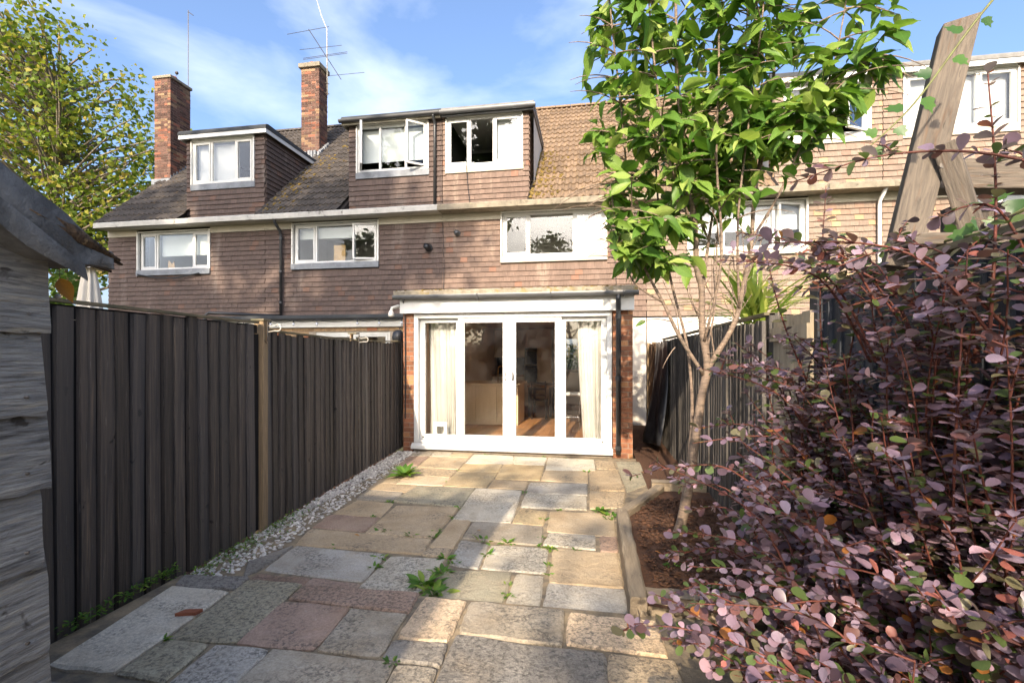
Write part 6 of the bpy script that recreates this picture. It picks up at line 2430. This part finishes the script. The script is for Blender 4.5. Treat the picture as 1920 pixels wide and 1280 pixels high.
def big_tree(name, label, base, ells, nl, size, m, nb=26, r0=0.3, cat='tree', bark='bark_grey', clump=34, spread=0.55, group=None):
    root = empty(name, base, label, cat, group)
    B = Vector(base)
    top = Vector(ells[0][0])
    t = MB()
    P = smooth_path([B, B.lerp(top, 0.35) + Vector((0.2, 0.1, 0)), B.lerp(top, 0.7) + Vector((-0.2, 0, 0)), top + Vector((0, 0, ells[0][1][2] * 0.4))], 5)
    n = len(P)
    t.tube(P, [r0 * (1 - 0.85 * i / (n - 1)) for i in range(n)], 10)
    t.build('trunk', bark, root, True)
    lb = MB()
    Ms = []
    for e, (c, r) in enumerate(ells):
        c, r = Vector(c), Vector(r)
        cn = int(nl[e] / clump)
        for k in range(cn):
            u = Vector((random.gauss(0, 1), random.gauss(0, 1), random.gauss(0, 1))).normalized() * random.random() ** 0.42
            p = c + Vector((u.x * r.x, u.y * r.y, u.z * r.z))
            if k < nb:
                s = min(P, key=lambda q: (q - p).length + abs(q.z - (p.z - r.z * 0.5)) * 0.6)
                mid = s.lerp(p, 0.5) + Vector((0, 0, 0.25)) + rv(0.25)
                lb.tube(smooth_path([s, mid, p], 4), [0.055 * r0 / 0.3 * (1 - 0.09 * q) + 0.008 for q in range(9)], 6, False)
            for q in range(clump):
                o_ = Vector((random.gauss(0, spread), random.gauss(0, spread), random.gauss(0, spread * 0.6)))
                Ms.append(orient(p + o_, rv(1) + Vector((0, 0, -0.3)), Vector((0, 0, 1)) + rv(0.9), size * random.uniform(0.6, 1.3)))
    tag(lb.build('limbs', bark, root, True), kind='stuff')
    tag(place('crown', np_mesh('crown', TV, TF, Ms, m), None, root), kind='stuff')
    return root


big_tree('plane_tree', 'large yellowing tree rising behind the end of the terrace, left of the tall chimney', (-27.5, 21, -0.07),
         [((-27.6, 21, 12.6), (5.4, 4.5, 6.0)), ((-30, 20, 15.6), (4.5, 4, 5.0)), ((-25.6, 22, 8.5), (4.0, 4.0, 3.2))], (8000, 3600, 3600), 0.21, 'leaf_plane', nb=150, r0=0.4, clump=34, spread=0.55)
big_tree('garden_tree', 'dark green hedge-like tree beyond the parasol at the end of the terrace', (-16.5, 11.5, -0.07), [((-16.5, 11.5, 2.3), (2.4, 1.6, 2.2))], (2600,), 0.16, 'leaf_dark', nb=20, r0=0.12, clump=26, spread=0.3)
big_tree('front_garden_bush', 'green bush seen through the kitchen back window', (-0.8, 18.6, -0.07), [((-0.8, 18.6, 1.2), (1.4, 0.7, 1.0))], (900,), 0.12, 'leaf_cherry', nb=10, r0=0.06, clump=22, spread=0.25)
big_tree('oak_tree', 'tall tree at the end of the garden whose shade falls on the two left houses', (-9.6, -12.5, -0.07), [((-10.2, -12.3, 14.0), (5.2, 2.4, 5.6)), ((-6.2, -12.0, 14.5), (2.6, 2.0, 4.8)), ((-14.5, -12.5, 12.5), (4.0, 2.4, 5.0))], (3500, 900, 2500), 0.40, 'leaf_dark',
         nb=50, r0=0.4, clump=85, spread=0.48)
big_tree('hazel_tree', 'lower tree at the end of the garden shading the foreground paving', (-1.5, -10, -0.07), [((-0.9, -10, 4.9), (2.8, 1.8, 3.3)), ((3.4, -10, 5.0), (2.6, 1.8, 3.2)), ((-6.2, -10, 4.0), (2.5, 2, 3.6))], (520, 330, 1500), 0.28, 'leaf_dark', nb=24, r0=0.13, clump=30, spread=0.42)
for k, (bx_, by_, zc, rx_, rz_, lab) in enumerate(((-4.5, -27, 10.2, 3.4, 3.6, 'tree beyond the garden end, left of the camera'), (2.2, -27, 9.2, 2.6, 3.4, 'tree beyond the garden end, straight behind the camera'), (8.5, -26, 9.8, 3.2, 3.8, 'tree beyond the garden end, right of the camera'))):
    big_tree('lime_tree', lab, (bx_, by_, -0.07), [((bx_, by_, zc), (rx_, 2.0, rz_))], (2200,), 0.36, 'leaf_dark', nb=30, r0=0.25, clump=26, spread=0.5)

# small litter on the paving
c = MB()
c.prism([(-2.24, 2.28), (-2.14, 2.31), (-2.13, 2.35), (-2.22, 2.33)], 2, 0.071, 0.088)
tag(c.build('stone_chip', 'terracotta'), 'small reddish brick chip lying on the pale slab by the fence', 'stone')
for k, (x, y, lab) in enumerate(((-1.95, 3.72, 'dark fallen leaf on the long tan slab near the pebbles'), (-0.95, 3.98, 'brown fallen leaf near the middle of the patio'), (-1.9, 6.55, 'fallen leaf on the sunlit slabs by the doors'), (-0.25, 6.9, 'fallen leaf right under the door sill'))):
    o = place('fallen_leaf', CH[k % 3], orient((x, y, 0.012), (math.cos(k * 2.1), math.sin(k * 2.1), 0.05), (0, 0, 1), 0.05))
    o.data = o.data.copy()
    o.data.materials[0] = MATS['leaf_dry']
    tag(o, lab, 'leaf')

nh = MB()
for z in (0.16, 0.34, 0.52, 0.70, 0.88, 1.07, 1.235, 1.395, 1.57):
    for y in (0.83, 0.42, -0.2):
        nh.tube([(XS + 0.012, y + random.uniform(-0.01, 0.01), z), (XS + 0.0235, y, z)], 0.0035, 6)
tag(nh.build('nails', 'metal_dark', shed), 'rusty nail heads', kind='stuff')
